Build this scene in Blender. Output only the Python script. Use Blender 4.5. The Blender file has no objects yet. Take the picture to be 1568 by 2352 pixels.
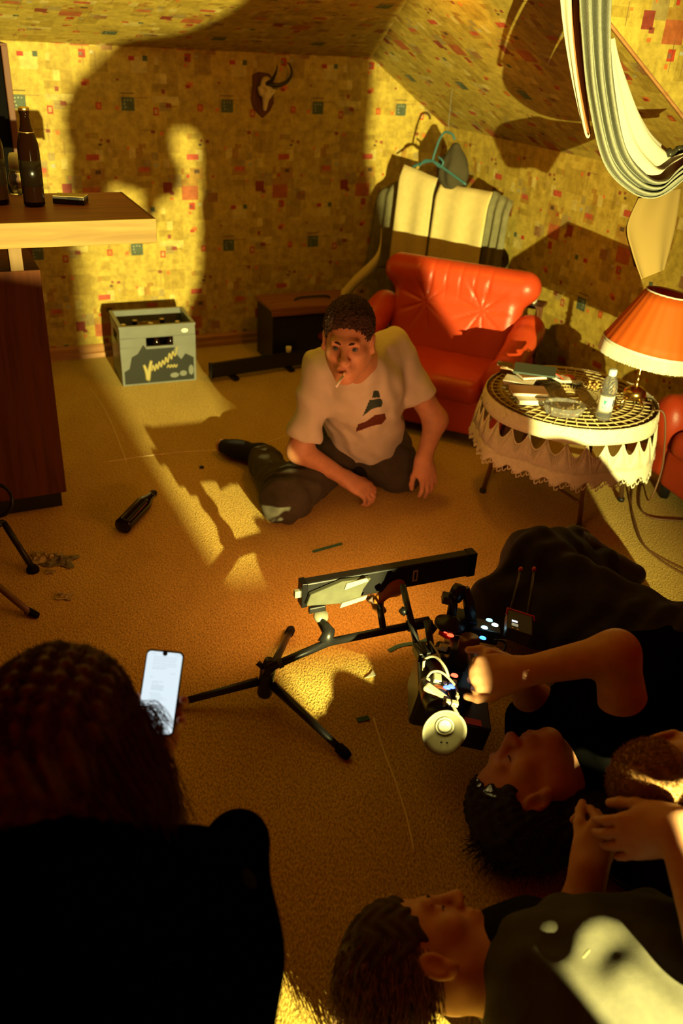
import bpy, bmesh, math, random
import numpy as np
from mathutils import Vector, Matrix

# ------------------------------------------------------------------ camera, world, lights, exposure
SC = bpy.context.scene
COL = SC.collection
CAM_H = 1.55
PITCH, ROLL, YAW = (math.radians(v) for v in (29.53, 3.558, 26.77))   # YAW: direction of the back wall
FPX = 30 / 36 * 2352
_cp, _sp, _cr, _sr = math.cos(PITCH), math.sin(PITCH), math.cos(ROLL), math.sin(ROLL)
_R = np.array([[_cr, -_sr, 0], [_sr, _cr, 0], [0, 0, 1]]) @ np.array([[1, 0, 0], [0, -_sp, -_cp], [0, _cp, -_sp]])
cam_data = bpy.data.cameras.new('camera')
cam = bpy.data.objects.new('camera', cam_data)
COL.objects.link(cam)
cam_data.sensor_fit = 'VERTICAL'
cam_data.sensor_height = 36
cam_data.lens = 30
cam_data.clip_start = 0.02
m = Matrix.Identity(4)
for i in range(3):
    m[i][0], m[i][1], m[i][2] = _R[0][i], -_R[1][i], -_R[2][i]
m[2][3] = CAM_H
cam.matrix_world = m
cam_data.dof.use_dof = True
cam_data.dof.focus_distance = 2.2
cam_data.dof.aperture_fstop = 2.8
SC.camera = cam

world = bpy.data.worlds.new('world')
SC.world = world
world.use_nodes = True
world.node_tree.nodes['Background'].inputs[0].default_value = (1.0, 0.09, 0.0, 1)
world.node_tree.nodes['Background'].inputs[1].default_value = 0.10

KEY = Vector((1.10, -0.65, 0.85))           # warm film lamp on a low stand behind the camera
kd = bpy.data.lights.new('key_lamp', 'SPOT')
kd.energy = 2150
kd.color = (1.0, 0.90, 0.32)
kd.spot_size = math.radians(66)
kd.spot_blend = 0.85
kd.shadow_soft_size = 0.011
key = bpy.data.objects.new('key_lamp', kd)
COL.objects.link(key)
key.location = KEY
key.rotation_euler = (Vector((-0.95, 3.8, 0.66)) - KEY).to_track_quat('-Z', 'Y').to_euler()

SC.view_settings.view_transform = 'Standard'
SC.view_settings.look = 'None'
SC.view_settings.exposure = 0.0
SC.view_settings.gamma = 1.0
SC.view_settings.use_curve_mapping = False
SC.cycles.diffuse_bounces = 1
random.seed(7)

# ------------------------------------------------------------------ helpers
WD = Vector((math.cos(YAW), math.sin(YAW), 0))     # along the back wall
WN = Vector((-math.sin(YAW), math.cos(YAW), 0))    # towards the back wall
def W(a, b, z=0.0):
    return WD * a + WN * b + Vector((0, 0, z))
def at(px, py, z=0.0):
    """point at height z on the sight line that the photo gives for a spot"""
    d = _R.T @ np.array([(px - 784) / FPX, (py - 1176) / FPX, 1.0])
    t = (z - CAM_H) / d[2]
    return Vector((d[0] * t, d[1] * t, z))
def dep(px, py, depth):
    d = _R.T @ np.array([(px - 784) / FPX, (py - 1176) / FPX, 1.0])
    return Vector((d[0] * depth, d[1] * depth, CAM_H + d[2] * depth))

def tag(o, label=None, cat=None, group=None, kind=None):
    if label: o['label'] = label
    if cat: o['category'] = cat
    if group: o['group'] = group
    if kind: o['kind'] = kind
    return o
def thing(name, loc, label, cat, group=None):
    o = bpy.data.objects.new(name, None)
    COL.objects.link(o)
    o.location = loc
    o.empty_display_size = 0.05
    return tag(o, label, cat, group)
def link(name, me, mat=None, parent=None, smooth=False):
    o = bpy.data.objects.new(name, me)
    COL.objects.link(o)
    if mat:
        for mm in (mat if isinstance(mat, (list, tuple)) else [mat]):
            me.materials.append(mm)
    if parent is not None:
        o.parent = parent
    if smooth:
        me.shade_smooth()
    return o
def wloc(p):
    v = Vector((0, 0, 0))
    while p is not None:
        v += p.location; p = p.parent
    return v

def nodes_of(name):
    mt = bpy.data.materials.new(name)
    mt.use_nodes = True
    nt = mt.node_tree
    return mt, nt, nt.nodes['Principled BSDF']
def N(nt, typ, **kw):
    n = nt.nodes.new(typ)
    for k, v in kw.items():
        if hasattr(n, k): setattr(n, k, v)
        else: n.inputs[k].default_value = v
    return n
def mat(name, col, rough=0.6, metal=0.0, var=0.0, scale=20.0, bump=0.0, bscale=None, emit=None, estr=1.0,
        trans=0.0, spec=0.5, stretch=(1, 1, 1), alpha=1.0, sheen=0.0, sss=0.0, ior=1.45, coat=0.0):
    mt, nt, b = nodes_of(name)
    b.inputs['Base Color'].default_value = (*col, 1)
    b.inputs['Roughness'].default_value = rough
    b.inputs['Metallic'].default_value = metal
    b.inputs['Specular IOR Level'].default_value = spec
    b.inputs['IOR'].default_value = ior
    b.inputs['Transmission Weight'].default_value = trans
    b.inputs['Coat Weight'].default_value = coat
    if sheen: b.inputs['Sheen Weight'].default_value = sheen
    if sss:
        b.inputs['Subsurface Weight'].default_value = sss
        b.inputs['Subsurface Scale'].default_value = 0.008
        b.inputs['Subsurface Radius'].default_value = (1.0, 0.3, 0.12)
    if emit:
        b.inputs['Emission Color'].default_value = (*emit, 1)
        b.inputs['Emission Strength'].default_value = estr
    if var or bump:
        tc = N(nt, 'ShaderNodeTexCoord')
        mp = N(nt, 'ShaderNodeMapping')
        mp.inputs['Scale'].default_value = stretch
        nt.links.new(tc.outputs['Object'], mp.inputs['Vector'])
        nz = N(nt, 'ShaderNodeTexNoise')
        nz.inputs['Scale'].default_value = scale
        nz.inputs['Detail'].default_value = 5
        nt.links.new(mp.outputs['Vector'], nz.inputs['Vector'])
        if var:
            rp = N(nt, 'ShaderNodeValToRGB')
            rp.color_ramp.elements[0].position = 0.3
            rp.color_ramp.elements[1].position = 0.7
            rp.color_ramp.elements[0].color = (*[c * (1 - var) for c in col], 1)
            rp.color_ramp.elements[1].color = (*[min(1, c * (1 + var)) for c in col], 1)
            nt.links.new(nz.outputs['Fac'], rp.inputs['Fac'])
            nt.links.new(rp.outputs['Color'], b.inputs['Base Color'])
        if bump:
            src = nz
            if bscale:
                src = N(nt, 'ShaderNodeTexNoise')
                src.inputs['Scale'].default_value = bscale
                src.inputs['Detail'].default_value = 4
                nt.links.new(mp.outputs['Vector'], src.inputs['Vector'])
            bp = N(nt, 'ShaderNodeBump')
            bp.inputs['Strength'].default_value = bump
            bp.inputs['Distance'].default_value = 0.01
            nt.links.new(src.outputs['Fac'], bp.inputs['Height'])
            nt.links.new(bp.outputs['Normal'], b.inputs['Normal'])
    return mt

def rotm(x=0, y=0, z=0):
    return Matrix.Rotation(z, 3, 'Z') @ Matrix.Rotation(y, 3, 'Y') @ Matrix.Rotation(x, 3, 'X')
def frame(fwd, up):
    """3x3 with columns x (right), y (forward), z (up)"""
    y = Vector(fwd).normalized(); z = Vector(up); z = (z - y * z.dot(y)).normalized(); x = y.cross(z)
    return Matrix((x, y, z)).transposed()

class MB:
    def __init__(s): s.v = []; s.f = []
    def add(s, vs, fs):
        n = len(s.v); s.v += [Vector(v) for v in vs]; s.f += [tuple(i + n for i in f) for f in fs]; return s
    def box(s, c, size, rot=None):
        c = Vector(c); h = Vector(size) / 2; r = rot or Matrix.Identity(3)
        vs = [c + r @ Vector((x * h.x, y * h.y, z * h.z)) for x in (-1, 1) for y in (-1, 1) for z in (-1, 1)]
        return s.add(vs, [(0, 1, 3, 2), (4, 6, 7, 5), (0, 4, 5, 1), (2, 3, 7, 6), (0, 2, 6, 4), (1, 5, 7, 3)])
    def hexa(s, b4, t4):
        return s.add(list(b4) + list(t4), [(3, 2, 1, 0), (4, 5, 6, 7), (0, 1, 5, 4), (1, 2, 6, 5), (2, 3, 7, 6), (3, 0, 4, 7)])
    def prism(s, pts, off):
        off = Vector(off); n = len(pts); pts = [Vector(p) for p in pts]
        fs = [tuple(range(n))[::-1], tuple(range(n, 2 * n))] + [(i, (i + 1) % n, n + (i + 1) % n, n + i) for i in range(n)]
        return s.add(pts + [p + off for p in pts], fs)
    def tube(s, path, r, seg=10, cap=True, closed=False):
        path = [Vector(p) for p in path]; n = len(path)
        rr = [r] * n if isinstance(r, (int, float)) else list(r)
        vs = []; prev = None
        for i, p in enumerate(path):
            if closed: t = path[(i + 1) % n] - path[i - 1]
            else: t = path[min(i + 1, n - 1)] - path[max(i - 1, 0)]
            t.normalize()
            if prev is None:
                a = Vector((0, 0, 1)) if abs(t.z) < 0.9 else Vector((1, 0, 0))
                u = t.cross(a).normalized()
            else:
                u = (prev - t * prev.dot(t))
                u = u.normalized() if u.length > 1e-6 else t.orthogonal().normalized()
            prev = u; w = t.cross(u)
            for k in range(seg):
                an = 2 * math.pi * k / seg
                vs.append(p + (u * math.cos(an) + w * math.sin(an)) * rr[i])
        fs = []
        for i in range(n if closed else n - 1):
            j = (i + 1) % n
            for k in range(seg):
                k2 = (k + 1) % seg
                fs.append((i * seg + k, i * seg + k2, j * seg + k2, j * seg + k))
        if cap and not closed:
            fs.append(tuple(range(seg))[::-1]); fs.append(tuple((n - 1) * seg + k for k in range(seg)))
        return s.add(vs, fs)
    def lathe(s, prof, base=(0, 0, 0), rot=None, seg=24, sx=1.0, sy=1.0):
        base = Vector(base); r3 = rot or Matrix.Identity(3); vs = []; n = len(prof)
        for r, z in prof:
            for k in range(seg):
                an = 2 * math.pi * k / seg
                vs.append(base + r3 @ Vector((r * sx * math.cos(an), r * sy * math.sin(an), z)))
        fs = [(i * seg + k, i * seg + (k + 1) % seg, (i + 1) * seg + (k + 1) % seg, (i + 1) * seg + k) for i in range(n - 1) for k in range(seg)]
        if prof[0][0] > 1e-5: fs.append(tuple(range(seg))[::-1])
        if prof[-1][0] > 1e-5: fs.append(tuple((n - 1) * seg + k for k in range(seg)))
        return s.add(vs, fs)
    def ribbon(s, left, right, thick=0.0):
        n = len(left); vs = []
        for a, b in zip(left, right): vs += [Vector(a), Vector(b)]
        return s.add(vs, [(2 * i, 2 * i + 1, 2 * i + 3, 2 * i + 2) for i in range(n - 1)])
    def grid(s, fn, nu, nv):
        vs = [fn(i / nu, j / nv) for i in range(nu + 1) for j in range(nv + 1)]
        return s.add(vs, [(i * (nv + 1) + j, (i + 1) * (nv + 1) + j, (i + 1) * (nv + 1) + j + 1, i * (nv + 1) + j + 1) for i in range(nu) for j in range(nv)])
    def build(s, name, mt, parent=None, smooth=False, bevel=0.0, solid=0.0, sub=0, seg=2):
        off = wloc(parent)
        me = bpy.data.meshes.new(name)
        me.from_pydata([tuple(v - off) for v in s.v], [], s.f)
        bm = bmesh.new(); bm.from_mesh(me)
        bmesh.ops.remove_doubles(bm, verts=bm.verts, dist=1e-6)
        bmesh.ops.recalc_face_normals(bm, faces=bm.faces)
        bm.to_mesh(me); bm.free()
        o = link(name, me, mt, parent, smooth)
        if solid:
            md = o.modifiers.new('solid', 'SOLIDIFY'); md.thickness = solid; md.offset = 0
        if bevel:
            md = o.modifiers.new('bevel', 'BEVEL'); md.width = bevel; md.segments = seg; md.limit_method = 'ANGLE'
            md.angle_limit = math.radians(40)
        if sub:
            md = o.modifiers.new('sub', 'SUBSURF'); md.levels = sub; md.render_levels = sub
        return o
def arc(pts, n=24):
    """Catmull-Rom through points"""
    pts = [Vector(p) for p in pts]; out = []; L = len(pts) - 1
    for k in range(n + 1):
        x = k / n * L; i = min(int(x), L - 1); t = x - i
        p0, p1, p2, p3 = pts[max(i - 1, 0)], pts[i], pts[i + 1], pts[min(i + 2, L)]
        out.append(0.5 * ((2 * p1) + (p2 - p0) * t + (2 * p0 - 5 * p1 + 4 * p2 - p3) * t * t + (3 * p1 - p0 - 3 * p2 + p3) * t ** 3))
    return out

# ------------------------------------------------------------------ implicit-surface modeller for bodies, hands and cloth
def cone(a, b, ra, rb=None, k=0.02, op='u'):
    a, b = np.array(a, float), np.array(b, float); rb = ra if rb is None else rb
    return dict(t='c', a=a, b=b, ra=ra, rb=rb, k=k, op=op, c=(a + b) / 2, R=np.linalg.norm(a - b) / 2 + max(ra, rb))
def ell(c, r, rot=None, k=0.02, op='u'):
    r = np.array([r] * 3 if isinstance(r, (int, float)) else r, float)
    return dict(t='e', c=np.array(c, float), r=r, M=np.array(rot) if rot is not None else np.eye(3), k=k, op=op, R=r.max())
def rbox(c, h, rot=None, rad=0.01, k=0.02, op='u'):
    h = np.array(h, float)
    return dict(t='b', c=np.array(c, float), h=h, M=np.array(rot) if rot is not None else np.eye(3), rad=rad, k=k, op=op, R=np.linalg.norm(h))
def cut(p, n):
    n = np.array(n, float); n /= np.linalg.norm(n)
    return dict(t='p', p=np.array(p, float), n=n, op='cut', k=0)
def limb(pts, rad, k=0.03):
    return [cone(pts[i], pts[i + 1], rad[i], rad[i + 1], k) for i in range(len(pts) - 1)]
def pdist(q, P):
    if q['t'] == 'c':
        ba = q['b'] - q['a']; pa = P - q['a']; L = max(ba @ ba, 1e-9)
        h = np.clip(pa @ ba / L, 0, 1)
        return np.linalg.norm(pa - h[:, None] * ba, axis=1) - (q['ra'] + (q['rb'] - q['ra']) * h)
    if q['t'] == 'e':
        x = (P - q['c']) @ q['M']; k0 = np.linalg.norm(x / q['r'], axis=1); k1 = np.linalg.norm(x / q['r'] ** 2, axis=1)
        return k0 * (k0 - 1) / np.maximum(k1, 1e-6)
    if q['t'] == 'b':
        x = np.abs((P - q['c']) @ q['M']) - (q['h'] - q['rad'])
        return np.linalg.norm(np.maximum(x, 0), axis=1) + np.minimum(x.max(1), 0) - q['rad']
    return (P - q['p']) @ q['n']
def sdf(prims, P, cull=None):
    d = np.full(len(P), 1.0)
    for q in prims:
        if q['op'] == 'cut':
            d = np.maximum(d, pdist(q, P)); continue
        if cull is not None:
            idx = np.nonzero(((P - q['c']) ** 2).sum(1) < (q['R'] + q['k'] + cull) ** 2)[0]
            if not len(idx): continue
            e = pdist(q, P[idx]); o = d[idx]
        else:
            idx = slice(None); e = pdist(q, P); o = d
        k = max(q['k'], 1e-5)
        if q['op'] == 'u':
            h = np.maximum(k - np.abs(o - e), 0) / k; d[idx] = np.minimum(o, e) - h * h * k / 4
        else:
            h = np.maximum(k - np.abs(o + e), 0) / k; d[idx] = np.maximum(o, -e) + h * h * k / 4
    return d
def surf(name, prims, h, mats, parent=None, disp=None, amp=0.0, paint=None, smooth=1):
    add = [q for q in prims if q['op'] == 'u']
    lo = np.min([q['c'] - q['R'] for q in add], axis=0) - 0.02 - amp
    hi = np.max([q['c'] + q['R'] for q in add], axis=0) + 0.02 + amp
    C = 8
    nch = np.ceil((hi - lo) / (h * C)).astype(int); n = nch * C
    ci = np.stack(np.meshgrid(*[np.arange(k) for k in nch], indexing='ij'), -1).reshape(-1, 3)
    dc = sdf(prims, lo + (ci * C + (C - 1) / 2) * h)
    act = np.abs(dc) < C * h * 0.87 * 1.35 + amp + 0.006
    V = np.where(dc < 0, -1.0, 1.0).reshape(nch).astype(np.float32)
    V = V.repeat(C, 0).repeat(C, 1).repeat(C, 2)
    loc = np.stack(np.meshgrid(*[np.arange(C)] * 3, indexing='ij'), -1).reshape(-1, 3)
    ijk = (ci[act][:, None, :] * C + loc[None]).reshape(-1, 3)
    P = lo + ijk * h
    d = np.empty(len(P))
    for s0 in range(0, len(P), 400000):
        Q = P[s0:s0 + 400000]
        dd = sdf(prims, Q, cull=C * h * 1.8 + amp + 0.01)
        if disp is not None: dd = dd + disp(Q)
        d[s0:s0 + 400000] = dd
    V[ijk[:, 0], ijk[:, 1], ijk[:, 2]] = d
    V[0], V[-1], V[:, 0], V[:, -1], V[:, :, 0], V[:, :, -1] = 1, 1, 1, 1, 1, 1
    S = V < 0
    cs = np.zeros(np.array(S.shape) - 1, np.int8)
    offs = [(x, y, z) for x in (0, 1) for y in (0, 1) for z in (0, 1)]
    nx, ny, nz = cs.shape
    for x, y, z in offs: cs += S[x:x + nx, y:y + ny, z:z + nz]
    cell = np.argwhere((cs > 0) & (cs < 8))
    idx = np.full(cs.shape, -1, np.int32); idx[tuple(cell.T)] = np.arange(len(cell))
    val = np.stack([V[cell[:, 0] + o[0], cell[:, 1] + o[1], cell[:, 2] + o[2]] for o in offs], 1)
    acc = np.zeros((len(cell), 3)); cnt = np.zeros(len(cell))
    for i, a in enumerate(offs):
        for j, b in enumerate(offs):
            if j > i and sum(abs(a[t] - b[t]) for t in range(3)) == 1:
                mk = (val[:, i] < 0) != (val[:, j] < 0)
                t = np.where(mk, val[:, i] / np.where(mk, val[:, i] - val[:, j], 1), 0)
                acc += np.where(mk[:, None], np.array(a) + t[:, None] * (np.array(b) - np.array(a)), 0); cnt += mk
    vert = lo + (cell + acc / np.maximum(cnt, 1)[:, None]) * h
    quads = []
    for ax in range(3):
        sl0 = [slice(None)] * 3; sl1 = [slice(None)] * 3
        sl0[ax] = slice(0, -1); sl1[ax] = slice(1, None)
        e = np.argwhere(S[tuple(sl0)] != S[tuple(sl1)])
        u, w = (ax + 1) % 3, (ax + 2) % 3
        e = e[(e[:, u] > 0) & (e[:, w] > 0) & (e[:, u] < S.shape[u] - 1) & (e[:, w] < S.shape[w] - 1)]
        def g(du, dw):
            t = e.copy(); t[:, u] -= du; t[:, w] -= dw; return idx[t[:, 0], t[:, 1], t[:, 2]]
        qd = np.stack([g(0, 0), g(1, 0), g(1, 1), g(0, 1)], 1)
        inside = S[e[:, 0], e[:, 1], e[:, 2]]
        qd = np.where(inside[:, None], qd, qd[:, ::-1])
        quads.append(qd)
    quads = np.concatenate(quads); quads = quads[(quads >= 0).all(1)]
    for _ in range(smooth):
        nb = np.zeros_like(vert); ct = np.zeros(len(vert))
        for a in range(4):
            b = (a + 1) % 4
            for q0, q1 in ((a, b), (b, a)):
                np.add.at(nb, quads[:, q0], vert[quads[:, q1]]); np.add.at(ct, quads[:, q0], 1)
        vert = vert * 0.5 + 0.5 * nb / np.maximum(ct, 1)[:, None]
    fc = vert[quads].mean(1)
    off = np.array(wloc(parent)) if parent is not None else np.zeros(3)
    me = bpy.data.meshes.new(name)
    me.vertices.add(len(vert)); me.vertices.foreach_set('co', (vert - off).astype(np.float32).ravel())
    me.loops.add(len(quads) * 4); me.loops.foreach_set('vertex_index', quads.astype(np.int32).ravel())
    me.polygons.add(len(quads)); me.polygons.foreach_set('loop_start', np.arange(0, len(quads) * 4, 4, dtype=np.int32))
    me.update(calc_edges=True); me.validate()
    o = link(name, me, mats, parent, True)
    if paint is not None:
        mi = paint(fc).astype(np.int32)
        if len(mi) == len(me.polygons): me.polygons.foreach_set('material_index', mi)
    return o
def folds(dirs, amp):
    """wrinkles: list of (direction, frequency, phase)"""
    ds = [(np.array(Vector(d).normalized()), f, p) for d, f, p in dirs]
    def fn(P):
        o = np.zeros(len(P))
        for i, (d, f, p) in enumerate(ds):
            wv = 0.02 * np.sin(P[:, (i + 1) % 3] * 23 + p) + 0.012 * np.sin(P[:, (i + 2) % 3] * 41 + p * 2)
            o += np.sin((P @ d + wv) * f + p)
        return o * amp / len(ds)
    return fn

def head_prims(c, fwd, up, s=1.0, neck=None, ear=1.0):
    F = frame(fwd, up); M = np.array(F); c = np.array(c, float)
    L = lambda x, y, z: c + M @ (np.array([x, y, z]) * s)
    E = lambda p, r, k=0.02, op='u': ell(L(*p), np.array(r) * s, M, k * s, op)
    K = lambda a, b, ra, rb, k=0.015, op='u': cone(L(*a), L(*b), ra * s, rb * s, k * s, op)
    pr = [E((0, -.015, .035), (.076, .097, .086)), E((0, .022, -.045), (.062, .068, .078), .04),
          E((0, .068, -.106), (.022, .02, .017), .03)]
    for x in (-1, 1):
        pr += [K((x * .056, -.005, -.06), (x * .012, .062, -.108), .017, .016, .03), E((x * .043, .06, -.028), (.02, .02, .02), .025)]
    pr += [K((-.034, .083, .016), (.034, .083, .016), .011, .011, .02)]
    for x in (-1, 1):
        pr.append(E((x * .031, .099, -.004), (.017, .016, .010), .014, 's'))
    pr += [K((0, .088, .008), (0, .112, -.036), .008, .012, .016), E((0, .108, -.038), (.013, .013, .011), .01)]
    for x in (-1, 1): pr.append(E((x * .013, .099, -.041), (.009, .011, .008), .008))
    for x in (-1, 1): pr.append(E((x * .007, .106, -.052), (.0045, .006, .005), .004, 's'))
    pr += [E((0, .083, -.071), (.027, .018, .019), .02), K((-.017, .096, -.066), (.017, .096, -.066), .0055, .0055, .008),
           K((-.014, .096, -.0775), (.014, .096, -.0775), .007, .007, .008), K((-.021, .104, -.0715), (.021, .104, -.0715), .0028, .0028, .005, 's')]
    if ear:
        for x in (-1, 1):
            pr += [E((x * .080, -.008, -.012), (.009 * ear, .021, .033), .008), E((x * .088, -.004, -.012), (.007, .012, .02), .006, 's'),
                   E((x * .082, .0, -.036), (.007, .009, .011), .008)]
    if neck is not None:
        pr.append(cone(L(0, -.02, -.07), neck, .054 * s, .058 * s, .04))
    return pr, L, M
def hand_prims(wrist, fdir, back, curl, spread=0.06, thumb=1, tcurl=0.3, s=1.0, tout=0.9):
    """fdir: wrist to knuckles, back: normal of the back of the hand, thumb: side (+1/-1 along fdir x back)"""
    y = Vector(fdir).normalized(); z = Vector(back); z = (z - y * z.dot(y)).normalized(); x = y.cross(z) * thumb
    w = Vector(wrist); L = lambda a, b, c: w + (x * a + y * b + z * c) * s
    M = np.array(Matrix((x, y, z)).transposed())
    pr = [ell(L(0, .05, 0), np.array([.042, .055, .017]) * s, M, .02), cone(w, L(0, .03, 0), .026 * s, .024 * s, .025),
          ell(L(.022, .03, -.01), np.array([.02, .03, .016]) * s, M, .015)]
    nails = []
    for i, (rx, ln, r) in enumerate(((.029, .075, .0093), (.0095, .084, .0096), (-.0105, .078, .0091), (-.029, .06, .008))):
        p = L(rx, .088 - abs(rx - .005) * .25, .002); a = 0.0; sd = spread * (1.5 - i)
        pr.append(cone(L(rx * .75, .055, 0), p, .011 * s, r * 1.12 * s, .008))
        cu = curl[i] if isinstance(curl, (list, tuple)) else (curl,) * 3
        for j, fr in enumerate((.45, .31, .24)):
            a += cu[j] if isinstance(cu, (list, tuple)) else cu
            dv = (y * math.cos(a) - z * math.sin(a)) + x * sd * math.cos(a); dv.normalize()
            q = p + dv * ln * fr * s
            pr.append(cone(p, q, (r - j * .0007) * s, (r - (j + 1) * .0007) * s, .003)); p = q
        nails.append((p, (y * math.sin(a) + z * math.cos(a))))
    p = L(.03, .022, -.006); a = tout
    for j, (ln, r) in enumerate(((.042, .0125), (.033, .0105), (.027, .0095))):
        dv = x * math.sin(a) + y * math.cos(a) - z * (.35 + .25 * j * tcurl); dv.normalize()
        q = p + dv * ln * s
        pr.append(cone(p, q, r * s, (r - .0012) * s, .006)); p = q; a -= tcurl
    nails.append((p, z))
    return pr, nails

# ------------------------------------------------------------------ materials
M_black = mat('black_plastic', (.012, .011, .010), .38)
M_blackcloth = mat('black_cloth', (.010, .009, .008), .95, var=.3, scale=60, bump=.15, spec=.1)
M_darkmetal = mat('dark_metal', (.03, .028, .026), .35, .8)
M_steel = mat('steel', (.55, .53, .48), .3, 1)
M_brass = mat('brass', (.75, .48, .14), .22, 1)
M_white = mat('white_plastic', (.8, .8, .76), .4)
M_cream = mat('cream_cloth', (.80, .76, .60), .9, var=.08, scale=30, bump=.1)
M_glass = mat('clear_glass', (.95, .97, .95), .03, trans=1.0, ior=1.45)
M_amber = mat('brown_bottle_glass', (.007, .002, .0005), .035, spec=.35)
M_skin = mat('skin', (.62, .30, .155), .5, var=.10, scale=35, bump=.04, bscale=220, sss=.12)
M_lip = mat('lip_skin', (.52, .21, .115), .45)
M_red = mat('red_plastic', (.55, .02, .012), .4)
def wood(name, c1, c2, rough=.35, axis=(1, 14, 14), sc=3.0):
    mt, nt, b = nodes_of(name)
    tc = N(nt, 'ShaderNodeTexCoord'); mr = N(nt, 'ShaderNodeMapping'); mr.inputs['Rotation'].default_value = (0, 0, -YAW)
    mp = N(nt, 'ShaderNodeMapping'); mp.inputs['Scale'].default_value = axis
    nt.links.new(tc.outputs['Object'], mr.inputs['Vector']); nt.links.new(mr.outputs['Vector'], mp.inputs['Vector'])
    nz = N(nt, 'ShaderNodeTexNoise'); nz.inputs['Scale'].default_value = sc; nz.inputs['Detail'].default_value = 7; nz.inputs['Distortion'].default_value = .6
    nt.links.new(mp.outputs['Vector'], nz.inputs['Vector'])
    rp = N(nt, 'ShaderNodeValToRGB')
    rp.color_ramp.elements[0].position = .32; rp.color_ramp.elements[1].position = .68
    rp.color_ramp.elements[0].color = (*c1, 1); rp.color_ramp.elements[1].color = (*c2, 1)
    nt.links.new(nz.outputs['Fac'], rp.inputs['Fac']); nt.links.new(rp.outputs['Color'], b.inputs['Base Color'])
    bp = N(nt, 'ShaderNodeBump'); bp.inputs['Strength'].default_value = .12; bp.inputs['Distance'].default_value = .004
    nt.links.new(nz.outputs['Fac'], bp.inputs['Height']); nt.links.new(bp.outputs['Normal'], b.inputs['Normal'])
    b.inputs['Roughness'].default_value = rough; b.inputs['Specular IOR Level'].default_value = .2
    return mt
M_bartop = wood('reddish_bar_veneer', (.16, .045, .015), (.30, .09, .03), .45)
M_barEdge = wood('light_bar_edge', (.17, .095, .018), (.26, .155, .034), .6)
M_barbody = wood('upright_grain_veneer', (.085, .021, .003), (.145, .042, .007), .75, axis=(14, 14, 1))
M_post = wood('pale_post_wood', (.15, .075, .015), (.20, .11, .024), .5, axis=(14, 14, 1))
M_base = wood('baseboard_wood', (.36, .16, .05), (.50, .24, .08), .5)
M_darkwood = wood('dark_brown_wood', (.09, .03, .012), (.17, .06, .02), .5, axis=(14, 14, 1))

# ------------------------------------------------------------------ floor
mt, nt, b = nodes_of('beige_carpet')
tc = N(nt, 'ShaderNodeTexCoord')
n1 = N(nt, 'ShaderNodeTexNoise'); n1.inputs['Scale'].default_value = 210; n1.inputs['Detail'].default_value = 3
n2 = N(nt, 'ShaderNodeTexNoise'); n2.inputs['Scale'].default_value = 3.2; n2.inputs['Detail'].default_value = 6; n2.inputs['Roughness'].default_value = .65
mpc = N(nt, 'ShaderNodeMapping'); mpc.inputs['Scale'].default_value = (1, .55, 1); mpc.inputs['Rotation'].default_value = (0, 0, .5)
nt.links.new(tc.outputs['Object'], mpc.inputs['Vector'])
for n_ in (n1, n2): nt.links.new(mpc.outputs['Vector'], n_.inputs['Vector'])
r1 = N(nt, 'ShaderNodeValToRGB'); e = r1.color_ramp.elements
e[0].position, e[1].position = .28, .72
e[0].color, e[1].color = (.62, .39, .075, 1), (.84, .57, .13, 1)
nt.links.new(n2.outputs['Fac'], r1.inputs['Fac'])
r2 = N(nt, 'ShaderNodeValToRGB'); e = r2.color_ramp.elements
e[0].position, e[1].position = .33, .62
e[0].color, e[1].color = (.50, .46, .40, 1), (1, 1, 1, 1)
nt.links.new(n1.outputs['Fac'], r2.inputs['Fac'])
mx = N(nt, 'ShaderNodeMix', data_type='RGBA', blend_type='MULTIPLY'); mx.inputs[0].default_value = 1
nt.links.new(r1.outputs['Color'], mx.inputs[6]); nt.links.new(r2.outputs['Color'], mx.inputs[7])
nt.links.new(mx.outputs[2], b.inputs['Base Color'])
bp = N(nt, 'ShaderNodeBump'); bp.inputs['Strength'].default_value = .75; bp.inputs['Distance'].default_value = .008
nt.links.new(n1.outputs['Fac'], bp.inputs['Height']); nt.links.new(bp.outputs['Normal'], b.inputs['Normal'])
b.inputs['Roughness'].default_value = 1; b.inputs['Specular IOR Level'].default_value = .05; b.inputs['Sheen Weight'].default_value = .3; b.inputs['Sheen Tint'].default_value = (1, .8, .3, 1)
M_carpet = mt
fl = MB().prism([W(-1.6, 4.5), W(4.0, 4.5), W(4.0, -1.2), W(-1.6, -1.2)], (0, 0, -.05)).build('floor', M_carpet)
tag(fl, 'beige looped carpet covering the attic floor', 'carpet', kind='structure')
M_seam = mat('pale_seam', (.78, .58, .28), .9)
sm = MB()
for pth, r in (([at(858, 1650), at(880, 1720), at(910, 1800), at(935, 1880), at(952, 1960)], .0035),
               ([at(240, 1062), at(330, 1048), at(430, 1037), at(560, 1030), at(660, 1000)], .003), ([at(205, 890), at(245, 950), at(290, 1060)], .003)):
    sm.tube([p + Vector((0, 0, -.001)) for p in arc(pth, 16)], r, 6)
sm.build('carpet_seam', M_seam, fl, True)

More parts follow.
